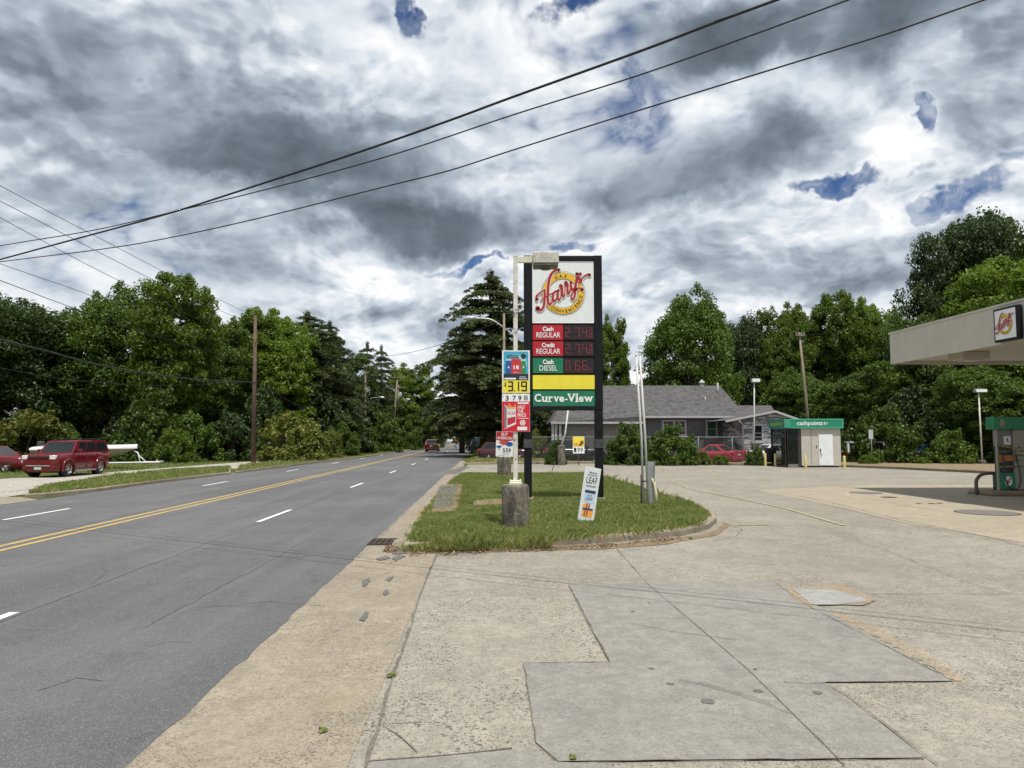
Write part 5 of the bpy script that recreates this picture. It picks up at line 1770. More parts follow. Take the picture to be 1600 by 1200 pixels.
mb.tube([(.62, 0, .70), (.62, 0, .1)], .055, 12); mb.build('hoop', simple('brown_guard_pipe', (.10, .075, .055), .6, var=.2), gd)

# lids in the pavement
for k, (px, py, wpx, hpx, m_, lb_) in enumerate([(1542, 801, 84, 8, M_manhole, 'large grey round tank lid nearest the pump'), (1353, 770, 44, 3.6, M_manhole, 'wide thin grey tank lid left of the canopy shadow'), (1389, 777, 22, 3.6, M_iron, 'small rusty round lid between two grey ones'),
                                                 (1436, 787, 8, 3, M_iron, 'leftmost tiny dark cap of three in a row'), (1456, 787, 10, 3, M_iron, 'middle dark cap of three in a row'), (1468, 786.5, 8, 3, M_iron, 'rightmost dark cap of three in a row')]):
    c = G(px, py); r_ = wpx / FPX * c.y / 2
    o = thing('manhole_cover', lb_, 'manhole cover', (c.x, c.y, 0), 0, 'lids in the forecourt')
    mb = MB(); mb.lathe([(r_ * 1.06, .002), (r_ * 1.06, .006), (r_, .008)], 32, smooth=False); mb.build('rim', M_iron, o)
    mb = MB(); mb.lathe([(r_, .008), (r_ * .9, .010), (.001, .012)], 32, smooth=False); mb.build('lid', m_, o)
# drain grate at the corner of the gutter
c = G(600, 847)
dg_ = thing('drain_grate', 'rusty storm drain grate in the gutter at the island corner', 'drain grate', (c.x, c.y, 0), R(2))
mb = MB(); mb.box(-.24, .24, -.36, .36, -.002, .004); mb.build('pit', M_ink, dg_)
mb = MB()
for i in range(6): mb.box(-.25 + i * .096, -.225 + i * .096, -.37, .37, .005, .022)
for i in range(5): mb.box(-.25, .255, -.37 + i * .18, -.345 + i * .18, .0045, .018)
mb.build('grating', M_iron, dg_)
cb = thing('kerb_stone', 'broken whitish lump of kerb beside the drain grate', 'stone', G(628, 851))
mb = MB(); r5 = random.Random(4)
mb.lathe([(.001, .11), (.07, .105), (.12, .07), (.15, .0), (.16, -.05)], 9, Matrix.Diagonal((1.1, 1.5, 1, 1)), smooth=False)
mb.v = [(x + r5.uniform(-.02, .02), y + r5.uniform(-.02, .02), z + r5.uniform(-.012, .012)) for x, y, z in mb.v]
mb.build('stone', M_kerb, cb)
st_ = thing('stick', 'dark stick lying on the pavement below the island kerb', 'stick', G(720, 861))
mb = MB(); e_ = G(748, 866) - G(700, 857); mb.tube([-e_ * .5 + Vector((0, 0, .012)), Vector((0, .03, .016)), e_ * .5 + Vector((0, 0, .012))], [.012, .016, .008], 6); mb.build('branch', M_bark, st_)
st_ = thing('leaning_rod', 'thin dark rod leaning over the grass far side behind the sign', 'rod', G(862, 737, 0))
mb = MB(); mb.tube([(0, 0, 0), V(868, 720, G(862, 737).y) - G(862, 737, 0)], .018, 6); mb.build('rod', M_iron, st_)
# weed tufts in the joints
for k, (px, py, s_) in enumerate([(612, 1057, .035), (504, 1143, .03), (1079, 842, .06), (1020, 846, .05), (940, 853, .04), (895, 1186, .02)]):
    c = G(px, py); r_ = np.random.default_rng(k)
    q = leaves(np.array([[c.x, c.y, .01]]), np.array([s_]), 70, .014, .5, r=r_); q[:, :, 2] = np.maximum(q[:, :, 2], .006)
    o = link('weed_tuft', quads_mesh('weed_tuft', q, L_grass)); tag(o, ['green weed in the joint beside the coarse panel', 'green weed flat on the gutter strip', 'weed tuft below the curved kerb end', 'brown green weed under the middle of the kerb', 'small weed under the kerb', 'tiny weed at the lower joint of the grey repair'][k], 'weed')

# ------------------------------------------------------------------ lot lamps, leaning lamp, small signs
def lot_lamp(label, pxb, pxt, top, D, headpx, base=None, r=.05):
    x0 = X(pxb, D); o = thing('lot_lamp', label, 'street lamp', (x0, D, .1))
    T_ = V(pxt, top, D) - Vector((x0, D, .1))
    hb_ = 0
    if base:
        hb_ = Z(base, D) - .1
        drum(.26, hb_, int(pxb)).build('concrete_base', M_base, o)
    mb = MB(); mb.tube([(0, 0, max(-.2, hb_ - .05)), T_ * .5, T_], [r, r * .95, r * .85], 10); mb.build('pole', M_wpaint if base else M_steel, o)
    if headpx:
        a, b = X(headpx[0], D) - x0, X(headpx[1], D) - x0
        mb = MB(); mb.box(a, b, -.16, .16, T_.z - .02, T_.z + .22, bev=.02); h_ = mb.build('lamp_head', M_grey_m, o)
        mb = MB(); mb.box(a + .03, b - .03, -.17, -.161, T_.z + .02, T_.z + .17); mb.build('lens', M_wht, h_)
    return o


lot_lamp('slim white lot lamp with square head between the grey house and kiosk', 1177.5, 1178.5, 597, 50, (1176, 1189))
lot_lamp('lot lamp on a concrete drum at the right behind the pump guard', 1533, 1529, 613, 49.5, (1526, 1544), 719, .055)
ll = lot_lamp('leaning white lamp pole on a concrete drum behind the sign', 877, 889, 630, 50.5, None, 696, .06)
o, M, k, h = board('yellow_poster', 'small yellow and white poster priced 199 hung on the fence', 895, 913, 682, 708.5, 50.2)
layer(o, 'print', M_yel, lambda b: put_rect(b, M, .01, k - .01, h * .40, h * .97, .003))
layer(o, 'orange_print', M_orange2, lambda b: put_rect(b, M, k * .06, k * .5, h * .44, h * .62, .0045))
layer(o, 'brown_print', M_brown2, lambda b: put_poly(b, M, [(k * .5, h * .42), (k * .75, h * .45), (k * .95, h * .6), (k * .9, h * .78), (k * .65, h * .72)], .0052))
layer(o, 'lettering', M_ink, lambda b: [put_text(b, M, c_, k * a, k * (a + .2), h * .08, h * .34, .005, .015) for c_, a in (('1', .10), ('9', .40), ('9', .66))])
mb = MB(); mb.cyl((0, .04, -1.2), (0, .04, 0), .025, n=6); mb.build('stake', M_iron, o)
ns = thing('notice_sign', 'small white rectangular sign on a thin post right of the white van', 'sign', (X(1361, 49.5), 49.5, .1))
mb = MB(); mb.box(-.15, .15, 0, .012, Z(686, 49.5) - .1, Z(671.5, 49.5) - .1); mb.build('plate', flat_mat('dull_sign', (.40, .46, .46)), ns)
mb = MB(); mb.cyl((.03, .03, -.1), (.03, .03, Z(672, 49.5) - .1), .025, n=6); mb.build('post', M_galv, ns)
rs = thing('street_name_sign', 'small pale green sign on a post beside the road before the bend', 'sign', (X(624, 112), 112, .1))
mb = MB(); mb.box(-.32, .32, 0, .03, Z(681, 112), Z(673, 112)); mb.build('plate', flat_mat('pale_green', (.20, .34, .30)), rs)
mb = MB(); mb.cyl((-.1, .04, 0), (0, .04, Z(674, 112)), .05, n=6); mb.build('post', M_galv, rs)
ms = thing('marker_post', 'short white marker post in the grass left of the curved lamp arm pole', 'post', (X(547, 85), 85, .1))
mb = MB(); mb.box(-.06, .06, -.03, .03, -.1, Z(690, 85), bev=.01); mb.build('post', M_wht, ms)

# ------------------------------------------------------------------ cash kiosk
DK = 46.6
M_kwall = simple('kiosk_wall', (.46, .43, .38), .6, var=.05, scale=2, dirt=.1)
M_kdark = simple('kiosk_frame', (.035, .030, .028), .4, var=.1)
M_kgreen = flat_mat('kiosk_green', (.012, .22, .125), .4)
M_kgreen2 = flat_mat('kiosk_green_light', (.05, .34, .22), .4)


def glassf(n):
    n.put(n.b, 'Base Color', (.02, .025, .025, 1)); n.put(n.b, 'Roughness', .03); n.put(n.b, 'Specular IOR Level', .6)
    t = n.node('ShaderNodeBsdfTransparent'); n.put(t, 'Color', (.62, .66, .64, 1))
    mx = n.node('ShaderNodeMixShader'); n.put(mx, 0, .35)
    n.nt.links.new(t.outputs[0], mx.inputs[1]); n.nt.links.new(n.b.outputs[0], mx.inputs[2]); n.nt.links.new(mx.outputs[0], n.o.inputs[0])


M_glass = mat('clear_glass', glassf)
M_dglass = simple('dark_window_glass', (.012, .016, .018), .05, spec=.35, var=.05)
kx0 = X(1228, DK)
kk = thing('cash_kiosk', 'small beige cash machine kiosk with green cashpoints fascia and white door', 'kiosk', (kx0, DK, 0))
def kx(px): return X(px, DK) - kx0
def kz(py): return Z(py, DK)
KD = 3.0
zb, zt_ = kz(669), kz(654.5)
mb = MB(); mb.box(.28, kx(1314), .0, .001 + 0.0, 0, 1) if False else None
fpts = [(kx(1228), .22), (kx(1228) + .30, -.02), (kx(1318), -.02), (kx(1318), KD), (kx(1228), KD)]
def ring_wall(mb, pts, z0, z1, th):
    n = len(pts)
    for i in range(n):
        a, b = Vector((*pts[i], 0)), Vector((*pts[(i + 1) % n], 0))
        mb.add([a + Vector((0, 0, z0)), b + Vector((0, 0, z0)), b + Vector((0, 0, z1)), a + Vector((0, 0, z1))], [(0, 1, 2, 3)])
    mb.add([Vector((*p, z1 - .04)) for p in pts], [tuple(range(n))]); mb.add([Vector((*p, z0)) for p in pts], [tuple(range(n - 1, -1, -1))])
mb = MB(); ring_wall(mb, fpts, zb, zt_, .1); mb.build('fascia', M_kgreen, kk)
mb = MB(); mb.quad((fpts[0][0] - .004, fpts[0][1] - .003, zb + .01), (fpts[1][0], fpts[1][1] - .005, zb + .01), (fpts[1][0], fpts[1][1] - .005, zt_ - .01), (fpts[0][0] - .004, fpts[0][1] - .003, zt_ - .01)); mb.build('corner_trim', M_kgreen2, kk)
mb = MB(); mb.box(kx(1228) + .3, kx(1318) + .01, -.035, -.021, zt_ - .07, zt_ + .01); mb.box(kx(1316), kx(1318) + .012, -.034, -.0205, zb, zt_ - .07); mb.box(kx(1228) + .3, kx(1316), -.034, -.0206, zb - .01, zb + .05); mb.build('fascia_trim', M_kgreen2, kk)
M = frame_at((0, -.022, zb)); h = zt_ - zb
tb_ = MB(); put_text(tb_, M, 'cashpoints', kx(1245.5), kx(1286), h * .18, h * .78, .004, .014); put_text(tb_, M, 'ATM', kx(1288.5), kx(1294), h * .36, h * .64, .004, .0); put_rect(tb_, M, kx(1288), kx(1289), h * .36, h * .68, .0035); tb_.build('lettering', M_wht, kk)
M = frame_at((-.004, KD - .2, zb), (0, -1, 0))
tb_ = MB(); put_text(tb_, M, 'cashpoints', .1, 2.0, h * .25, h * .72, .004, .03); put_text(tb_, M, 'ATM', 2.12, 2.40, h * .36, h * .62, .004, .03); tb_.build('lettering', simple('side_lettering', (.40, .42, .10), .5), kk)
# body
xm = kx(1253); xr_ = kx(1314.5); zf = .10
mb = MB(); mb.box(xm, xr_, .12, KD - .1, zf, zb); mb.build('wall', M_kwall, kk)
mb = MB(); mb.box(xm + .1, xr_ - .15, .2, KD - .2, 0, zf); mb.build('plinth', M_kdark, kk)
mb = MB(); mb.box(kx(1268), kx(1268) + .03, .105, .119, zf, zb - .01); mb.build('panel_joint', M_pale, kk)
mb = MB(); mb.box(kx(1280), kx(1302), .085, .119, zf + .03, kz(678.5), bev=.006); dr = mb.build('door', flat_mat('door_white', (.72, .75, .76)), kk)
mb = MB(); mb.box(kx(1281.5), kx(1281.5) + .06, .05, .085, kz(707), kz(701), bev=.008); mb.cyl((kx(1282), .06, kz(709)), (kx(1282) + .12, .04, kz(711)), .018, n=6); mb.build('handle', M_iron, dr)
mb = MB(); mb.cyl((kx(1292), .084, kz(701.5)), (kx(1292), .078, kz(701.5)), .02, n=8); mb.build('peephole', M_iron, dr)
mb = MB(); mb.box(kx(1276), kx(1277.5), .09, .119, kz(699), kz(696), bev=.003); mb.build('lock_box', M_kdark, kk)
# glazed lobby
for (x, y, a) in ((.06, .10, .10), (kx(1230) + .06, KD - .12, .09), (xm - .16, .10, .14), (kx(1230), .10, .10)):
    mb = MB(); mb.box(x - a / 2, x + a / 2, y, y + .10, 0, zb); mb.build('door_frame', M_kdark, kk)
mb = MB(); mb.box(.12, xm - .22, .11, .19, .02, .20); mb.build('door_frame', simple('kiosk_sill', (.18, .16, .15), .5), kk)
mb = MB(); mb.box(.12, xm - .22, .14, .155, .20, zb - .02); mb.build('glass', M_glass, kk)
mb = MB(); mb.quad((.04, .2, .12), (.04, KD - .12, .12), (.04, KD - .12, zb - .02), (.04, .2, zb - .02)); mb.build('glass', M_glass, kk)
mb = MB(); mb.quad((xm - .02, KD - .12, .12), (.10, KD - .12, .12), (.10, KD - .12, zb - .02), (xm - .02, KD - .12, zb - .02)); mb.build('glass', M_glass, kk)
mb = MB(); mb.box(.0, .08, .2, KD - .12, 0, .12); mb.build('sill', M_kdark, kk)
mb = MB(); mb.box(.22, .98, .9, 1.5, .05, 1.9, bev=.03); am = mb.build('cash_machine', simple('machine_green', (.010, .06, .03), .4), kk)
mb = MB(); mb.box(.22, .98, .85, 1.5, 1.92, 2.2, bev=.02); mb.build('machine_top', simple('machine_grey', (.20, .20, .19), .4), am)
mb = MB(); mb.box(.34, .60, .87, .899, 1.2, 1.55); mb.box(.72, .92, .87, .899, .9, 1.5); mb.build('machine_screen', simple('machine_panel', (.14, .15, .15), .3), am)
for k, (px, py0, py1, D_, lb_) in enumerate([(1195, 708, 727.5, 48.6, 'leftmost yellow bollard, standing left of the kiosk'), (1210.5, 708.5, 728, 48.0, 'white and yellow bollard at the kiosk left side'), (1257.5, 712, 733, 45.2, 'yellow bollard before the kiosk front wall'), (1318, 712, 733.5, 45.2, 'yellow bollard at the right corner of the kiosk')]):
    o = thing('bollard', lb_, 'bollard', (X(px, D_), D_, 0), 0, 'bollards round the kiosk')
    mb = MB(); hh = Z(py0, D_); mb.lathe([(.075, -.1), (.075, hh - .05), (.06, hh - .01), (.001, hh)], 14); mb.build('post', simple('bollard_yellow', (.56, .45, .16), .55, var=.1, dirt=.4, dirtc=(.5, .48, .4)), o)
    mb = MB(); mb.lathe([(.11, -.05), (.10, .02), (.076, .03)], 14); mb.build('collar', M_kerb, o)

# ------------------------------------------------------------------ grey house
DH = 60.0
def shingles(n):
    p = objc(n)
    q = n.node('ShaderNodeTexBrick'); n.put(q, 'Scale', 1.0)
    s_ = n.node('ShaderNodeSeparateXYZ'); n.put(s_, 0, p)
    cb_ = n.node('ShaderNodeCombineXYZ'); n.put(cb_, 0, s_.outputs[0]); n.put(cb_, 1, n.m('ADD', s_.outputs[2], n.m('MULTIPLY', s_.outputs[1], .45)))
    n.put(q, 'Vector', cb_.outputs[0]); n.put(q, 'Brick Width', .32); n.put(q, 'Row Height', .15); n.put(q, 'Mortar Size', .006); n.put(q, 'Color1', (.028, .028, .030, 1)); n.put(q, 'Color2', (.085, .083, .085, 1)); n.put(q, 'Mortar', (.03, .03, .032, 1))
    c = n.mix(n.mr(n.noise(p, 2.5, 6, .75), .38, .62, 0, .5), q.outputs[0], (.105, .100, .098))
    c = n.mix(n.mr(n.noise(p, .5, 4, .6), .5, .7, 0, .5), c, (.07, .07, .075))
    n.put(n.b, 'Base Color', c); n.put(n.b, 'Roughness', .9)


M_shing = mat('roof_shingles', shingles)


def siding(name, c, patch=0.0):
    def f(n):
        p = objc(n)
        s_ = n.node('ShaderNodeSeparateXYZ'); n.put(s_, 0, p)
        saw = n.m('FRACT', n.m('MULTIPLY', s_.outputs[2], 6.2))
        cc = n.vm('SCALE', tuple(c), scale=n.mr(n.noise(p, 3, 4, .6), .3, .7, .85, 1.12))
        if patch:
            ns_ = n.noise(n.vm('MULTIPLY', p, (1.0, 1.0, 6.2)), 1.1, 4, .6)
            cc = n.mix(n.mr(ns_, .50, .54, 0, patch), cc, (.55, .55, .56))
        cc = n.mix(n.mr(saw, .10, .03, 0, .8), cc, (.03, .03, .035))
        n.put(n.b, 'Base Color', cc); n.put(n.b, 'Roughness', .8)
        bump(n, saw, .02, 1.0)
    return mat(name, f)


M_side = siding('grey_siding', (.105, .108, .118))
M_side2 = siding('weathered_siding', (.135, .138, .150), .9)
M_lside = siding('light_siding', (.24, .245, .235))
M_trim = simple('white_trim', (.38, .38, .39), .6, var=.08, dirt=.15)
M_trimd = simple('grey_trim', (.28, .28, .29), .6, var=.08)
hs = thing('grey_house', 'grey clapboard house with dark shingle roof and white trimmed windows behind the fence', 'house', (X(1000, DH), DH, 0))
hx = lambda px, D=DH: X(px, D) - hs.location.x
hz = lambda py, D=DH: Z(py, D)
xl, xj, xr = hx(861), hx(1006), hx(1158)
ez, ez2, rz = hz(650.5, DH - .5), hz(659.5, DH - .5), hz(602, DH + 4)
HD = 9.0
mb = MB(); mb.box(xj - .2, xr, 0, HD, 0, ez - .06); mb.build('wall', M_side, hs)
mb = MB(); mb.box(hx(885), xj - .2, .35, HD, 0, ez2 - .04); mb.build('wall', M_lside, hs)
# main hipped roof with its lower left skirt
ry = 4.4
yl = hx(893, DH + ry); yr = hx(1126, DH + ry)
A = [(xj, -.5, ez), (xr + .35, -.5, ez), (xr + .35, HD + .5, ez), (xl, HD + .5, ez2), (xl, -.5, ez2), (xj, -.5, ez2)]
rr_ = MB()
rr_.add([(xj, -.5, ez), (xr + .35, -.5, ez), (yr, ry, rz), (yl, ry, rz), (xl, -.5, ez2), (xj - .02, -.5, ez2)], [(0, 1, 2), (0, 2, 3), (0, 3, 4), (0, 4, 5)])
rr_.add([(xr + .35, -.5, ez), (xr + .35, HD + .5, ez), (yr, ry, rz)], [(0, 1, 2)])
rr_.add([(xl, -.5, ez2), (yl, ry, rz), (xl, HD + .5, ez2)], [(0, 1, 2)])
rr_.add([(xr + .35, HD + .5, ez), (xl, HD + .5, ez2), (yl, ry, rz), (yr, ry, rz)], [(0, 1, 2, 3)])
rr_.add([(xl, -.5, ez2 - .03), (xj, -.5, ez2 - .03), (xj, HD + .5, ez2 - .03), (xl, HD + .5, ez2 - .03)], [(0, 3, 2, 1)])
rf = rr_.build('roof', M_shing, hs)
mb = MB(); mb.box(xj - .05, xr + .37, -.56, -.505, ez - .13, ez + .03); mb.build('gutter', M_trim, rf)
mb = MB(); mb.box(xl - .03, xj - .055, -.56, -.505, ez2 - .14, ez2 + .03); mb.build('gutter', M_trim, rf)
mb = MB(); mb.box(xj - .2, xr, -.48, -.02, ez - .10, ez - .05); mb.build('soffit', M_trimd, rf)
c = (hx(1098, DH + ry), ry, rz); mb = MB(); mb.box(c[0] - .18, c[0] + .18, ry - .18, ry + .18, rz - .2, rz + .25); mb.add([(c[0] - .25, ry - .25, rz + .25), (c[0] + .25, ry - .25, rz + .25), (c[0] + .25, ry + .25, rz + .25), (c[0] - .25, ry + .25, rz + .25), (c[0], ry, rz + .55)], [(0, 1, 4), (1, 2, 4), (2, 3, 4), (3, 0, 4)]); mb.build('cupola', M_trimd, rf)
yv = 3.2; zv = ez + (rz - ez) * (yv + .5) / (ry + .5)
mb = MB(); mb.cyl((hx(1123, DH + yv), yv, zv - .3), (hx(1123, DH + yv), yv, hz(598, DH + yv)), .07, n=8); mb.build('vent_pipe', M_trim, rf)
mb = MB(); mb.cyl((hx(1103, DH + 2), 2, ez + (rz - ez) * 2.5 / (ry + .5) - .2), (hx(1103, DH + 2), 2, ez + (rz - ez) * 2.5 / (ry + .5) + .25), .05, n=8); mb.build('vent_pipe', M_trim, rf)
# porch posts at the left
for px in (863.5, 868.5, 875):
    mb = MB(); mb.box(hx(px) - .10, hx(px) + .10, -.3, -.1, 0, ez2 - .04); mb.build('porch_post', M_trim, hs)


def window(parent, x0, x1, z0, z1, y, glass, panes=1):
    f = MB(); t = .13
    for a, b, c_, d_ in ((x0, x0 + t, z0, z1), (x1 - t, x1, z0, z1), (x0 + t, x1 - t, z1 - t, z1), (x0 + t, x1 - t, z0, z0 + t)):
        f.box(a, b, y - .06, y - .002, c_, d_)
    if panes == 2: f.box((x0 + x1) / 2 - t / 2, (x0 + x1) / 2 + t / 2, y - .058, y - .002, z0 + t, z1 - t)
    fo = f.build('window', M_trim, parent)
    g_ = MB(); g_.box(x0 + t, x1 - t, y - .02, y - .001, z0 + t, z1 - t); g_.build('pane', glass, fo)
    s_ = MB(); s_.box(x0 + t, x1 - t, y - .045, y - .02, (z0 + z1) / 2 - .03, (z0 + z1) / 2 + .03); s_.build('sash', M_trimd, fo)
    sl = MB(); sl.box(x0 - .06, x1 + .06, y - .11, y - .061, z0 - .06, z0 + .03); sl.build('sill', M_trim, fo)


M_gw = simple('green_curtain_glass', (.018, .09, .035), .08, spec=.7, var=.1)
window(hs, hx(1034.5), hx(1072.5), hz(681), hz(656), 0, M_dglass, 2)
window(hs, hx(1103), hx(1121), hz(684), hz(656), 0, M_gw)
# gabled wing nearer the viewer
DWg = 55.0; wy = DWg - DH
wl, wr = hx(1160, DWg), hx(1250, DWg)
wap = hx(1209, DWg); ze = hz(656.5, DWg); za = hz(641.5, DWg)
mb = MB(); mb.add([(wl, wy, 0), (wr, wy, 0), (wr, wy, ze), (wap, wy, za - .12), (wl, wy, ze)], [(0, 1, 2, 3, 4)]); mb.add([(wl, wy, 0), (wl, 0, 0), (wl, 0, ze), (wl, wy, ze)], [(0, 3, 2, 1)]); mb.add([(wr, wy, 0), (wr, 6, 0), (wr, 6, ze), (wr, wy, ze)], [(0, 1, 2, 3)])
mb.build('wing_wall', M_side2, hs)
wb_ = MB(); zr = hz(633.5, DH + 1)
el, er = hx(1134, DWg - .5), hx(1262, DWg - .5)
wb_.add([(el, wy - .5, ze - .02), (wap, wy - .5, za), (wap, 6, za), (el, 6, ze)], [(0, 1, 2, 3)])
wb_.add([(wap, wy - .5, za), (er, wy - .5, ze - .10), (er, 6, ze - .1), (wap, 6, za)], [(0, 1, 2, 3)])
wb_.build('wing_roof', M_shing, hs)
wb_ = MB(); wb_.add([(hx(1120, DH), -.4, ez), (hx(1213, DH), -.2, hz(648, DH)), (hx(1206, DH + 4), 4, hz(633.5, DH + 4)), (hx(1140, DH + 4), 4, hz(633.5, DH + 4))], [(0, 1, 2, 3)]); wb_.build('rear_roof', M_shing, hs)
mb = MB()
for (p, q) in (((el, wy - .51, ze - .02), (wap, wy - .51, za)), ((wap, wy - .51, za), (er, wy - .51, ze - .10))):
    p, q = Vector(p), Vector(q); d_ = Vector((0, 0, .16)); mb.add([p - d_, q - d_, q, p, p - d_ + Vector((0, .04, 0)), q - d_ + Vector((0, .04, 0)), q + Vector((0, .04, 0)), p + Vector((0, .04, 0))], [(0, 1, 2, 3), (0, 4, 5, 1), (3, 2, 6, 7)])
mb.build('rake_board', M_trim, hs)
mb = MB(); mb.tube([(hx(1152, DWg), wy - .48, ze - .05), (hx(1160, DWg), wy - .2, ze - .35), (hx(1160.5, DWg), wy - .08, ze - .6), (hx(1160.5, DWg), wy - .08, .1)], .06, 6); mb.build('downpipe', M_trim, hs)
window(hs, hx(1175.5, DWg), hx(1193, DWg), hz(691, DWg), hz(662.5, DWg), wy, M_dglass)

# far brick house at the bend
BH = 300.0
bh = thing('brick_house', 'far red brick house with grey roof and white columns at the road bend', 'house', (X(722, BH), BH, 0))
bx = lambda px: X(px, BH) - bh.location.x
bz = lambda py: Z(py, BH)
M_brick = simple('red_brick', (.26, .085, .055), .9, var=.2, scale=2)
mb = MB(); mb.box(bx(706), bx(719), 0, 8, 0, bz(672)); mb.add([(bx(706), -.01, bz(672)), (bx(719), -.01, bz(672)), (bx(712.5), -.01, bz(667))], [(0, 1, 2)]); mb.build('wall', M_brick, bh)
mb = MB(); mb.box(bx(719), bx(741), 1.5, 8, 0, bz(676)); mb.build('wall', M_brick, bh)
mb = MB(); mb.add([(bx(718), .8, bz(675.6)), (bx(742), .8, bz(675.6)), (bx(738), 5, bz(669.5)), (bx(716), 5, bz(669.5))], [(0, 1, 2, 3)]); mb.build('roof', simple('far_roof', (.22, .25, .25), .8), bh)
mb = MB(); mb.add([(bx(705), -.4, bz(672.5)), (bx(712.5), -.4, bz(666.6)), (bx(712.5), 8, bz(666.6)), (bx(705), 8, bz(672.5))], [(0, 1, 2, 3)]); mb.add([(bx(712.5), -.4, bz(666.6)), (bx(720), -.4, bz(672.5)), (bx(720), 8, bz(672.5)), (bx(712.5), 8, bz(666.6))], [(0, 1, 2, 3)]); mb.build('roof', simple('far_roof', (.22, .25, .25), .8), bh)
for a, b in ((708.5, 711), (714, 716.5)):
    mb = MB(); mb.box(bx(a), bx(b), -.05, -.01, bz(684), bz(677)); mb.build('window', M_trim, bh)
for a in (727, 730.5, 734):
    mb = MB(); mb.box(bx(a) - .15, bx(a) + .15, 1.0, 1.3, 0, bz(676)); mb.build('porch_post', M_trim, bh)
mb = MB(); mb.box(bx(727.5), bx(733.5), 1.3, 1.49, .2, bz(677)); mb.build('door', M_kdark, bh)
for (kind, px, top, w_, D, lb_) in [('d', 690, 655, 26, 285, 'far rounded tree left of the brick house'), ('a', 748, 650, 30, 280, 'far dark tree right of the brick house'), ('d', 722, 652, 24, 330, 'far tree behind the brick house roof'), ('s', 702, 677, 12, 290, 'far bush at the corner of the brick house')]:
    plant(kind, px, top, w_, D, lb_, group='growth round the far brick house')

# ------------------------------------------------------------------ chain link fence
M_fence = simple('fence_galvanised', (.17, .175, .175), .6, var=.15)
fn = thing('chain_link_fence', 'chain link fence with top rail running before the grey house', 'fence', (X(940, 52.5), 52.5, .1))
fx0, fx1 = X(826, 52.5) - fn.location.x, X(1197, 52.5) - fn.location.x
fh = Z(683, 52.5) - .1
mb = MB(); mb.cyl((fx0, 0, fh), (fx1, 0, fh), .030, n=6); mb.build('top_rail', M_fence, fn)
x = fx0
while x < fx1 + .1:
    mb = MB(); mb.cyl((x, 0, -.2), (x, 0, fh + .05), .033, n=6); mb.build('post', M_fence, fn); x += (fx1 - fx0) / 7
mb = MB(); x = fx0 - fh; sp = .11
while x < fx1:
    for s_ in (1, -1):
        a, b = (x, x + fh) if s_ > 0 else (x + fh, x)
        z0_, z1_ = .03, fh
        if a < fx0: z0_ += (fx0 - a) * (fh - .03) / (b - a); a = fx0
        if b < fx0: z1_ = .03 + (fx0 - a) * (fh - .03) / (b - a) if abs(b - a) > 1e-6 else z1_; b = fx0
        mb.add([(a - .003, 0, z0_), (a + .003, 0, z0_), (b + .003, 0, z1_), (b - .003, 0, z1_)], [(0, 1, 2, 3)])
    x += sp
mb.build('mesh', M_fence, fn)

# ------------------------------------------------------------------ vehicles
M_tyre = simple('tyre_rubber', (.018, .018, .019), .85, var=.2)
M_rim = simple('alloy_rim', (.50, .50, .51), .3, metal=.8, var=.05)
M_under = simple('underbody_black', (.012, .012, .013), .8)
M_lampc = simple('headlight_glass', (.62, .62, .60), .12, spec=.8)
M_lampr = simple('taillight_red', (.40, .012, .015), .15, spec=.8)
M_plast = simple('dark_plastic', (.035, .035, .037), .6)
M_chrome = simple('chrome', (.60, .60, .61), .18, metal=.9, var=.03)
M_plate = simple('number_plate', (.45, .48, .45), .4)


def carpaint(name, c, rough=.22): return simple(name, c, rough, spec=.4, var=.04, coat=.35)


def bil(c, u, v):
    a = c[0].lerp(c[1], u); b = c[3].lerp(c[2], u)
    return a.lerp(b, v)


def panel(mb, c, u0, u1, v0, v1, off, inset=0):
    n_ = (c[1] - c[0]).cross(c[3] - c[0]).normalized() * off
    mb.add([bil(c, u0, v0) + n_, bil(c, u1, v0) + n_, bil(c, u1, v1) + n_, bil(c, u0, v1) + n_], [(0, 1, 2, 3)])


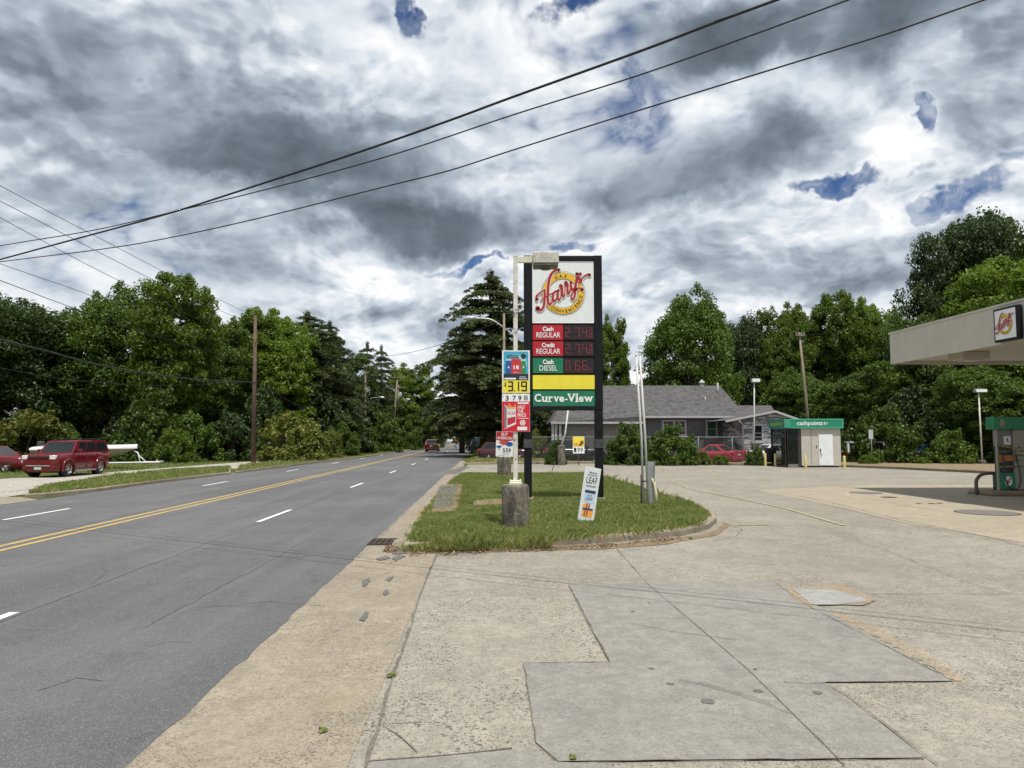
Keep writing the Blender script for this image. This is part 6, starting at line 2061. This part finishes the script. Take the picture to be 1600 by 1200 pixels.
def car(name, label, cat, loc, rz, paint_, L=4.5, W=1.8, H=1.5, kind='sedan', group=None, rr=.33, flare=0.0, detail=True):
    """forward is +x"""
    o = thing(name, label, cat, loc, rz, group)
    h = L / 2; w = W / 2
    K = {'suv': dict(belt=.655, hood=.635, nose=.60, wb=.22, wt=.10, rb=-.485, rt=-.445, clear=.26, tail=.62, wtop=.80),
         'sedan': dict(belt=.63, hood=.60, nose=.48, wb=.19, wt=.03, rb=-.36, rt=-.20, clear=.18, tail=.66, wtop=.74),
         'hatch': dict(belt=.61, hood=.60, nose=.50, wb=.24, wt=.08, rb=-.47, rt=-.36, clear=.19, tail=.64, wtop=.78),
         'coupe': dict(belt=.62, hood=.58, nose=.42, wb=.14, wt=-.02, rb=-.40, rt=-.16, clear=.16, tail=.66, wtop=.70),
         'van': dict(belt=.52, hood=.54, nose=.46, wb=.38, wt=.20, rb=-.49, rt=-.47, clear=.18, tail=.55, wtop=.86)}[kind]
    zb = K['clear']; belt = H * K['belt']
    st = [(-.5, .60, K['tail'] * .93), (-.488, .92, K['tail']), (-.44, .985, K['tail'] + .005), (-.30, 1, K['belt']), (0, 1, K['belt']), (K['wb'] * .9, 1, K['belt'] - .005), (.33, .99, K['hood']), (.44, .95, K['hood'] - .02), (.488, .86, K['nose'] + .02), (.5, .70, K['nose'] - .06)]
    rings = []
    for (fx, fw, fz) in st:
        x = fx * L; ww = w * fw; zt = H * fz
        z0 = zb + (.10 if abs(fx) > .49 else .02 if abs(fx) > .47 else 0)
        half = [(ww * .80, z0), (ww * .96, z0 + .06), (ww * 1.0, zb + (zt - zb) * .45), (ww * .985, zb + (zt - zb) * .78), (ww * .93, zt - .03), (ww * .84, zt), (ww * .4, zt + .015)]
        rings.append([(x, -a, b) for a, b in half] + [(x, a, b) for a, b in half[::-1]])
    bm = bmesh.new()
    vr = [[bm.verts.new(p) for p in r_] for r_ in rings]
    n = len(rings[0])
    for i in range(len(rings) - 1):
        for k in range(n):
            bm.faces.new((vr[i][k], vr[i + 1][k], vr[i + 1][(k + 1) % n], vr[i][(k + 1) % n]))
    bm.faces.new(vr[0]); bm.faces.new(vr[-1][::-1])
    bmesh.ops.recalc_face_normals(bm, faces=bm.faces)
    for f in bm.faces: f.smooth = len(f.verts) == 4
    me = bpy.data.meshes.new('lower'); bm.to_mesh(me); bm.free()
    # wheel arches cut out of the side
    ax = [(.305 if kind != 'van' else .33) * L, -.29 * L]
    tmp = bpy.data.objects.new('tmp', me); COL.objects.link(tmp)
    cutters = []
    for a in ax:
        for s_ in (-1, 1):
            cm_ = MB(); cm_.cyl((a, s_ * (w + .1), rr), (a, s_ * (w - .28), rr), rr * 1.17, n=24)
            co = cm_.build('cutter', M_under); cutters.append(co)
            md = tmp.modifiers.new('b', 'BOOLEAN'); md.operation = 'DIFFERENCE'; md.object = co; md.solver = 'EXACT'
    dg = bpy.context.evaluated_depsgraph_get()
    me2 = bpy.data.meshes.new_from_object(tmp.evaluated_get(dg))
    for c in cutters + [tmp]: bpy.data.objects.remove(c)
    # greenhouse added to the body
    bm = bmesh.new(); bm.from_mesh(me2)
    zr = H; wr = w * K['wtop']; wbt = w * .93; z0 = belt - .04
    xs = [K['rb'] * L, K['rt'] * L, K['wt'] * L, K['wb'] * L]
    def V3(x, y, z): return bm.verts.new((x, y, z))
    zc_ = zr - .05
    B = [V3(xs[0], -wbt, z0), V3(xs[3], -wbt, z0), V3(xs[3], wbt, z0), V3(xs[0], wbt, z0)]
    T = [V3(xs[1], -wr, zc_), V3(xs[2], -wr, zc_), V3(xs[2], wr, zc_), V3(xs[1], wr, zc_)]
    xm_ = (xs[1] + xs[2]) / 2
    U_ = [V3(xs[1] + .10, -wr * .86, zr - .01), V3(xs[2] - .12, -wr * .86, zr - .01), V3(xs[2] - .12, wr * .86, zr - .01), V3(xs[1] + .10, wr * .86, zr - .01)]
    for i in range(4):
        j = (i + 1) % 4
        bm.faces.new((B[i], B[j], T[j], T[i])); f = bm.faces.new((T[i], T[j], U_[j], U_[i])); f.smooth = True
    bm.faces.new(U_)
    bmesh.ops.recalc_face_normals(bm, faces=bm.faces)
    me3 = bpy.data.meshes.new('body'); bm.to_mesh(me3); bm.free()
    me3.materials.clear(); me3.materials.append(paint_)
    body = link('body', me3, o)
    # windows
    Bc = [Vector(v) for v in ((xs[0], -wbt, z0), (xs[3], -wbt, z0), (xs[3], wbt, z0), (xs[0], wbt, z0))]
    Tc = [Vector(v) for v in ((xs[1], -wr, zc_), (xs[2], -wr, zc_), (xs[2], wr, zc_), (xs[1], wr, zc_))]
    right_ = [Bc[0], Bc[1], Tc[1], Tc[0]]
    left_ = [Bc[2], Bc[3], Tc[3], Tc[2]]
    front_ = [Bc[1], Bc[2], Tc[2], Tc[1]]
    rear_ = [Bc[3], Bc[0], Tc[0], Tc[3]]
    mb = MB(); panel(mb, front_, .06, .94, .10, .93, .006); mb.build('windscreen', M_dglass, o)
    mb = MB(); panel(mb, rear_, .08, .92, .20, .90, .006); mb.build('rear_window', M_dglass, o)
    cuts = {'suv': [(.05, .36), (.39, .66), (.70, .90)], 'van': [(.04, .32), (.35, .66), (.69, .92)], 'sedan': [(.10, .52), (.55, .88)], 'hatch': [(.10, .48), (.52, .90)], 'coupe': [(.16, .48), (.52, .84)]}[kind]
    for u0, u1 in cuts:
        mb = MB(); panel(mb, right_, u0, u1, .16, .88, .006); mb.build('side_window', M_dglass, o)
        mb = MB(); panel(mb, left_, 1 - u1, 1 - u0, .16, .88, .006); mb.build('side_window', M_dglass, o)
    # wheels
    for a in ax:
        for s_ in (-1, 1):
            mb = MB(); q = Matrix.Translation((a, s_ * (w - .11), rr)) @ Matrix.Rotation(R(90) * -s_, 4, 'X')
            mb.lathe([(rr * .66, -.10), (rr * .93, -.10), (rr, -.07), (rr, .07), (rr * .93, .10), (rr * .66, .10)], 24, q); wh = mb.build('wheel', M_tyre, o)
            mb = MB(); mb.lathe([(rr * .67, .095), (rr * .62, .06), (rr * .55, .03)], 24, q)
            for k in range(5):
                e = q @ Matrix.Rotation(R(72 * k), 4, 'Z'); mb.box(-rr * .09, rr * .09, 0, rr * .64, .045, .085, M=e)
            mb.lathe([(rr * .18, .03), (rr * .16, .095), (.001, .10)], 12, q); mb.build('rim', M_rim, wh)
            mb = MB(); mb.lathe([(rr * 1.16, -.15), (.001, -.15)], 20, q); mb.lathe([(rr * .60, .02), (.001, .02)], 18, q); mb.build('wheel_well', M_under, o)
    mb = MB(); mb.box(-h * .92, h * .92, -w * .8, w * .8, zb - .04, zb + .08); mb.build('underbody', M_under, o)
    zl = H * K['nose']
    fxn = h * .985
    for s_ in (-1, 1):
        mb = MB(); y0, y1 = sorted((s_ * w * .56, s_ * w * .86))
        mb.box(h * .90, h * 1.003 if kind in ('suv', 'van') else h * .995, y0, y1, zl - .20, zl - (.01 if kind == 'suv' else .05), bev=.02); mb.build('headlight', M_lampc, o)
        mb = MB(); y0, y1 = sorted((s_ * w * .66, s_ * w * .93))
        mb.box(-h * 1.0, -h * .93, y0, y1, H * K['tail'] - .26, H * K['tail'] - .08, bev=.015); mb.build('taillight', M_lampr, o)
        mb = MB(); y0, y1 = sorted((s_ * (w * .97), s_ * (w + .16))); mb.box(xs[3] - .42, xs[3] - .26, y0, y1, belt + .02, belt + .17, bev=.03); mb.build('mirror', paint_, o)
    mb = MB(); mb.box(h * .93, h * 1.0, -w * .54, w * .54, zl - .21, zl - .02, bev=.01); gr = mb.build('grille', M_plast, o)
    mb = MB(); mb.box(h * .95, h * 1.008, -w * .80, w * .80, zb + .10, zb + .24, bev=.03); mb.build('bumper', paint_ if kind != 'suv' else paint_, o)
    mb = MB(); mb.box(-h * 1.01, -h * .95, -w * .86, w * .86, zb + .08, zb + .28, bev=.03); mb.build('bumper', paint_, o)
    mb = MB(); mb.box(h * 1.009, h * 1.013, -.17, .17, zb + .12, zb + .23); mb.build('number_plate', M_plate, o)
    mb = MB(); mb.box(-h * 1.012, -h * 1.003, -.17, .17, H * .42, H * .42 + .13); mb.build('number_plate', M_plate, o)
    if kind == 'suv':
        mb = MB(); mb.box(h * 1.0, h * 1.012, -w * .54, w * .54, zl - .125, zl - .105); mb.box(h * 1.0, h * 1.012, -.03, .03, zl - .21, zl - .02); mb.build('grille_bar', paint_, gr)
        mb = MB(); mb.box(h * 1.005, h * 1.02, -w * .62, w * .62, zb + .27, zb + .32, bev=.01); mb.build('chrome_strip', M_chrome, o)
        for s_ in (-1, 1):
            mb = MB(); mb.box(-h * .40, h * .40, *sorted((s_ * w * .94, s_ * w * 1.04)), zb - .02, zb + .05, bev=.012); mb.build('side_step', M_chrome, o)
            mb = MB(); mb.tube([(xs[1] + .2, s_ * wr * .84, zr - .005), (xs[1] + .3, s_ * wr * .84, zr + .05), (xs[2] - .4, s_ * wr * .84, zr + .05), (xs[2] - .3, s_ * wr * .84, zr - .005)], .018, 6); mb.build('roof_rail', M_plast, o)
            for a in ax:
                mb = MB(); mb.tube([(a + math.cos(R(t)) * rr * 1.20, s_ * (w * 1.0), rr + math.sin(R(t)) * rr * 1.20) for t in range(-15, 196, 15)], .055, 8); mb.build('wheel_flare', paint_, o)
            mb = MB(); mb.box(-.62, -.50, *sorted((s_ * (w * .985), s_ * (w * 1.01))), belt - .16, belt - .13); mb.build('door_handle', paint_, o)
            mb = MB(); mb.box(.28, .40, *sorted((s_ * (w * .985), s_ * (w * 1.01))), belt - .16, belt - .13); mb.build('door_handle', paint_, o)
            mb = MB()
            for x in (.92, -.12, -1.05): mb.box(x - .005, x + .005, *sorted((s_ * w * .96, s_ * w * 1.006)), zb + .1, belt - .06)
            mb.build('door_joint', M_plast, o)
    return o


P_red = carpaint('suv_red', (.115, .004, .009))
P_red2 = carpaint('saloon_red', (.13, .005, .009))
P_red3 = carpaint('coupe_red', (.28, .02, .04), .35)
P_redh = carpaint('hatch_red', (.075, .006, .010))
P_white = carpaint('car_white', (.62, .63, .64))
P_black = carpaint('car_black', (.015, .017, .022))
P_silver = carpaint('car_silver', (.36, .38, .40))
P_maroon = carpaint('car_maroon', (.055, .012, .018))
P_bluec = carpaint('car_blue', (.03, .10, .22))
car('parked_suv', 'dark red boxy suv with chrome wheels parked on the gravel drive', 'suv', (-22.35, 37.2, -.01), R(-91), P_red, 4.5, 1.86, 1.76, 'suv', rr=.39)
car('parked_car', 'red saloon cut by the left picture edge behind the suv', 'car', (-28.7, 41.0, -.01), R(-6), P_red2, 4.7, 1.82, 1.45, 'sedan', rr=.33)
car('moving_car', 'red hatchback driving away in the inner lane', 'car', (X(676, 99), 99, 0), R(92), P_redh, 4.4, 1.82, 1.62, 'hatch', rr=.35)
car('moving_car', 'white car far down the road coming nearer', 'car', (X(702.5, 238), 238, 0), R(-88), P_white, 4.8, 1.9, 1.75, 'sedan', rr=.35)
car('parked_car', 'black van in the shade at the roadside before the great cedar', 'van', (X(744, 100), 100, 0), R(-80), P_black, 4.9, 1.95, 1.9, 'van', rr=.36)
car('parked_car', 'white car in the shade beyond the black van', 'car', (X(757, 108), 108, 0), R(-60), P_white, 4.6, 1.8, 1.5, 'sedan', rr=.33)
car('parked_car', 'dark car in deep shade right of the white one', 'car', (X(752, 84), 84, 0), R(-70), P_black, 4.5, 1.8, 1.45, 'sedan', rr=.33)
car('parked_car', 'maroon car whose tail shows left of the Buy American sign', 'car', (X(789, 62), 62, .0), R(-8), P_maroon, 4.3, 1.8, 1.5, 'hatch', rr=.33)
car('parked_car', 'black hatchback behind the fence under the tall sign', 'car', (X(898, 56), 56, .0), R(4), P_black, 4.7, 1.85, 1.72, 'hatch', rr=.36)
car('parked_car', 'faded bright red coupe behind the fence by the single window', 'car', (X(1112, 54.6), 54.6, .0), R(132), P_red3, 4.4, 1.76, 1.38, 'coupe', rr=.31)
car('parked_car', 'dark saloon just behind the faded red coupe', 'car', (X(1139, 57.2), 57.2, .0), R(120), P_black, 4.5, 1.78, 1.52, 'sedan', rr=.32)
car('parked_van', 'white van half hidden by the bushes right of the kiosk', 'van', (X(1352, 54.5), 54.5, .0), R(12), P_white, 4.4, 1.9, 1.62, 'van', rr=.34)
car('parked_car', 'silver saloon behind the bushes left of the lot lamp drum', 'car', (X(1512, 54.5), 54.5, .0), R(5), P_silver, 4.4, 1.78, 1.38, 'sedan', rr=.32)
car('parked_car', 'white saloon seen through the kiosk glass', 'car', (X(1216, 53.2), 53.2, .0), R(8), P_white, 4.4, 1.78, 1.42, 'sedan', rr=.32)
car('parked_car', 'small blue car glimpsed under the spreading bushes', 'car', (X(1458, 56), 56, .0), R(10), P_bluec, 3.9, 1.7, 1.35, 'hatch', rr=.30)

# boat on its trailer: bow points to +x
bt = thing('motor_boat', 'white and cream motorboat with pointed bow on a trailer behind the suv', 'boat', (-25.6, 44.6, 0), R(-4))
st = []
for f in [i / 14 for i in range(15)]:
    x = -2.9 + 6.0 * f
    wd = 1.08 * (1 - max(0, (f - .45) / .55) ** 2.1)
    keel = .42 + .84 * max(0, (f - .42) / .58) ** 1.7
    sheer = 1.22 + .10 * f
    st.append((x, max(.015, wd), keel, sheer))
mb = MB(); vs = []
for x, wd, ke, sh in st:
    for y, z in ((-wd, sh), (-wd * .92, ke + (sh - ke) * .5), (-wd * .62, ke + (sh - ke) * .12), (0, ke), (wd * .62, ke + (sh - ke) * .12), (wd * .92, ke + (sh - ke) * .5), (wd, sh)):
        vs.append((x, y, z))
mb.add(vs, [(i * 7 + k, (i + 1) * 7 + k, (i + 1) * 7 + k + 1, i * 7 + k + 1) for i in range(14) for k in range(6)], True)
mb.add(vs[:7], [tuple(range(7))])
mb.build('hull', simple('hull_cream', (.34, .30, .21), .35, var=.06), bt)
mb = MB(); vs = []
for x, wd, ke, sh in st:
    vs += [(x, -wd - .02, sh - .10), (x, -wd - .02, sh + .02), (x, -wd * .75, sh + .10), (x, 0, sh + .16), (x, wd * .75, sh + .10), (x, wd + .02, sh + .02), (x, wd + .02, sh - .10)]
mb.add(vs, [(i * 7 + k, (i + 1) * 7 + k, (i + 1) * 7 + k + 1, i * 7 + k + 1) for i in range(14) for k in range(6)], True); mb.add(vs[:7], [tuple(range(7))]); mb.build('deck', P_white, bt)
mb = MB(); mb.add([(.9, -.75, 1.38), (.9, .75, 1.38), (.35, .70, 1.72), (.35, -.70, 1.72)], [(0, 1, 2, 3)]); mb.add([(.9, -.75, 1.38), (.35, -.70, 1.72), (-.6, -.85, 1.5), (-.6, -.9, 1.36)], [(0, 1, 2, 3)]); mb.build('windscreen', M_dglass, bt)
mb = MB(); mb.box(-3.15, -2.85, -.22, .22, .7, 1.65, bev=.06); mb.box(-3.12, -2.95, -.06, .06, .25, .72, bev=.02); mb.build('outboard_motor', M_plast, bt)
tr = thing('boat_trailer', 'galvanised boat trailer under the motorboat with tongue to the right', 'trailer', (-25.6, 44.6, 0), R(-4))
mb = MB()
for s_ in (-1, 1): mb.tube([(-2.7, s_ * .75, .36), (1.2, s_ * .75, .36), (3.1, s_ * .05, .38), (4.6, s_ * .02, .42)], .05, 6)
mb.box(-1.5, -1.4, -.8, .8, .31, .41); mb.box(1.0, 1.1, -.75, .75, .31, .41); mb.build('frame', P_white, tr)
mb = MB(); mb.tube([(3.3, 0, .40), (3.15, 0, .95), (2.85, 0, 1.10)], .045, 6); mb.tube([(3.7, 0, .40), (3.15, 0, .85)], .03, 6); mb.build('winch_post', P_white, tr)
mb = MB(); mb.tube([(4.35, 0, .05), (4.35, 0, .55)], .03, 6); mb.box(4.5, 4.75, -.06, .06, .40, .50, bev=.02); mb.build('jockey_wheel', M_galv, tr)
for s_ in (-1, 1):
    q = Matrix.Translation((-1.1, s_ * 1.0, .30)) @ Matrix.Rotation(R(90) * -s_, 4, 'X')
    mb = MB(); mb.lathe([(.001, -.09), (.28, -.09), (.30, -.05), (.30, .05), (.28, .09), (.18, .09), (.001, .07)], 18, q); mb.build('wheel', M_tyre, tr)
# wheelie bin left of the kiosk
wbn = thing('wheelie_bin', 'black wheeled bin standing left of the kiosk glass', 'bin', (X(1203, 50.2), 50.2, .1))
mb = MB(); mb.add([(-.25, -.28, .1), (.25, -.28, .1), (.25, .25, .1), (-.25, .25, .1), (-.30, -.34, 1.0), (.30, -.34, 1.0), (.30, .32, 1.0), (-.30, .32, 1.0)], [(3, 2, 1, 0), (0, 1, 5, 4), (1, 2, 6, 5), (2, 3, 7, 6), (3, 0, 4, 7)]); mb.build('body', M_plast, wbn)
mb = MB(); mb.box(-.32, .32, -.37, .36, 1.0, 1.07, bev=.02); mb.build('lid', M_plast, wbn)
for s_ in (-1, 1):
    mb = MB(); mb.cyl((s_ * .22, .26, .1), (s_ * .28, .26, .1), .1, n=12); mb.build('wheel', M_tyre, wbn)
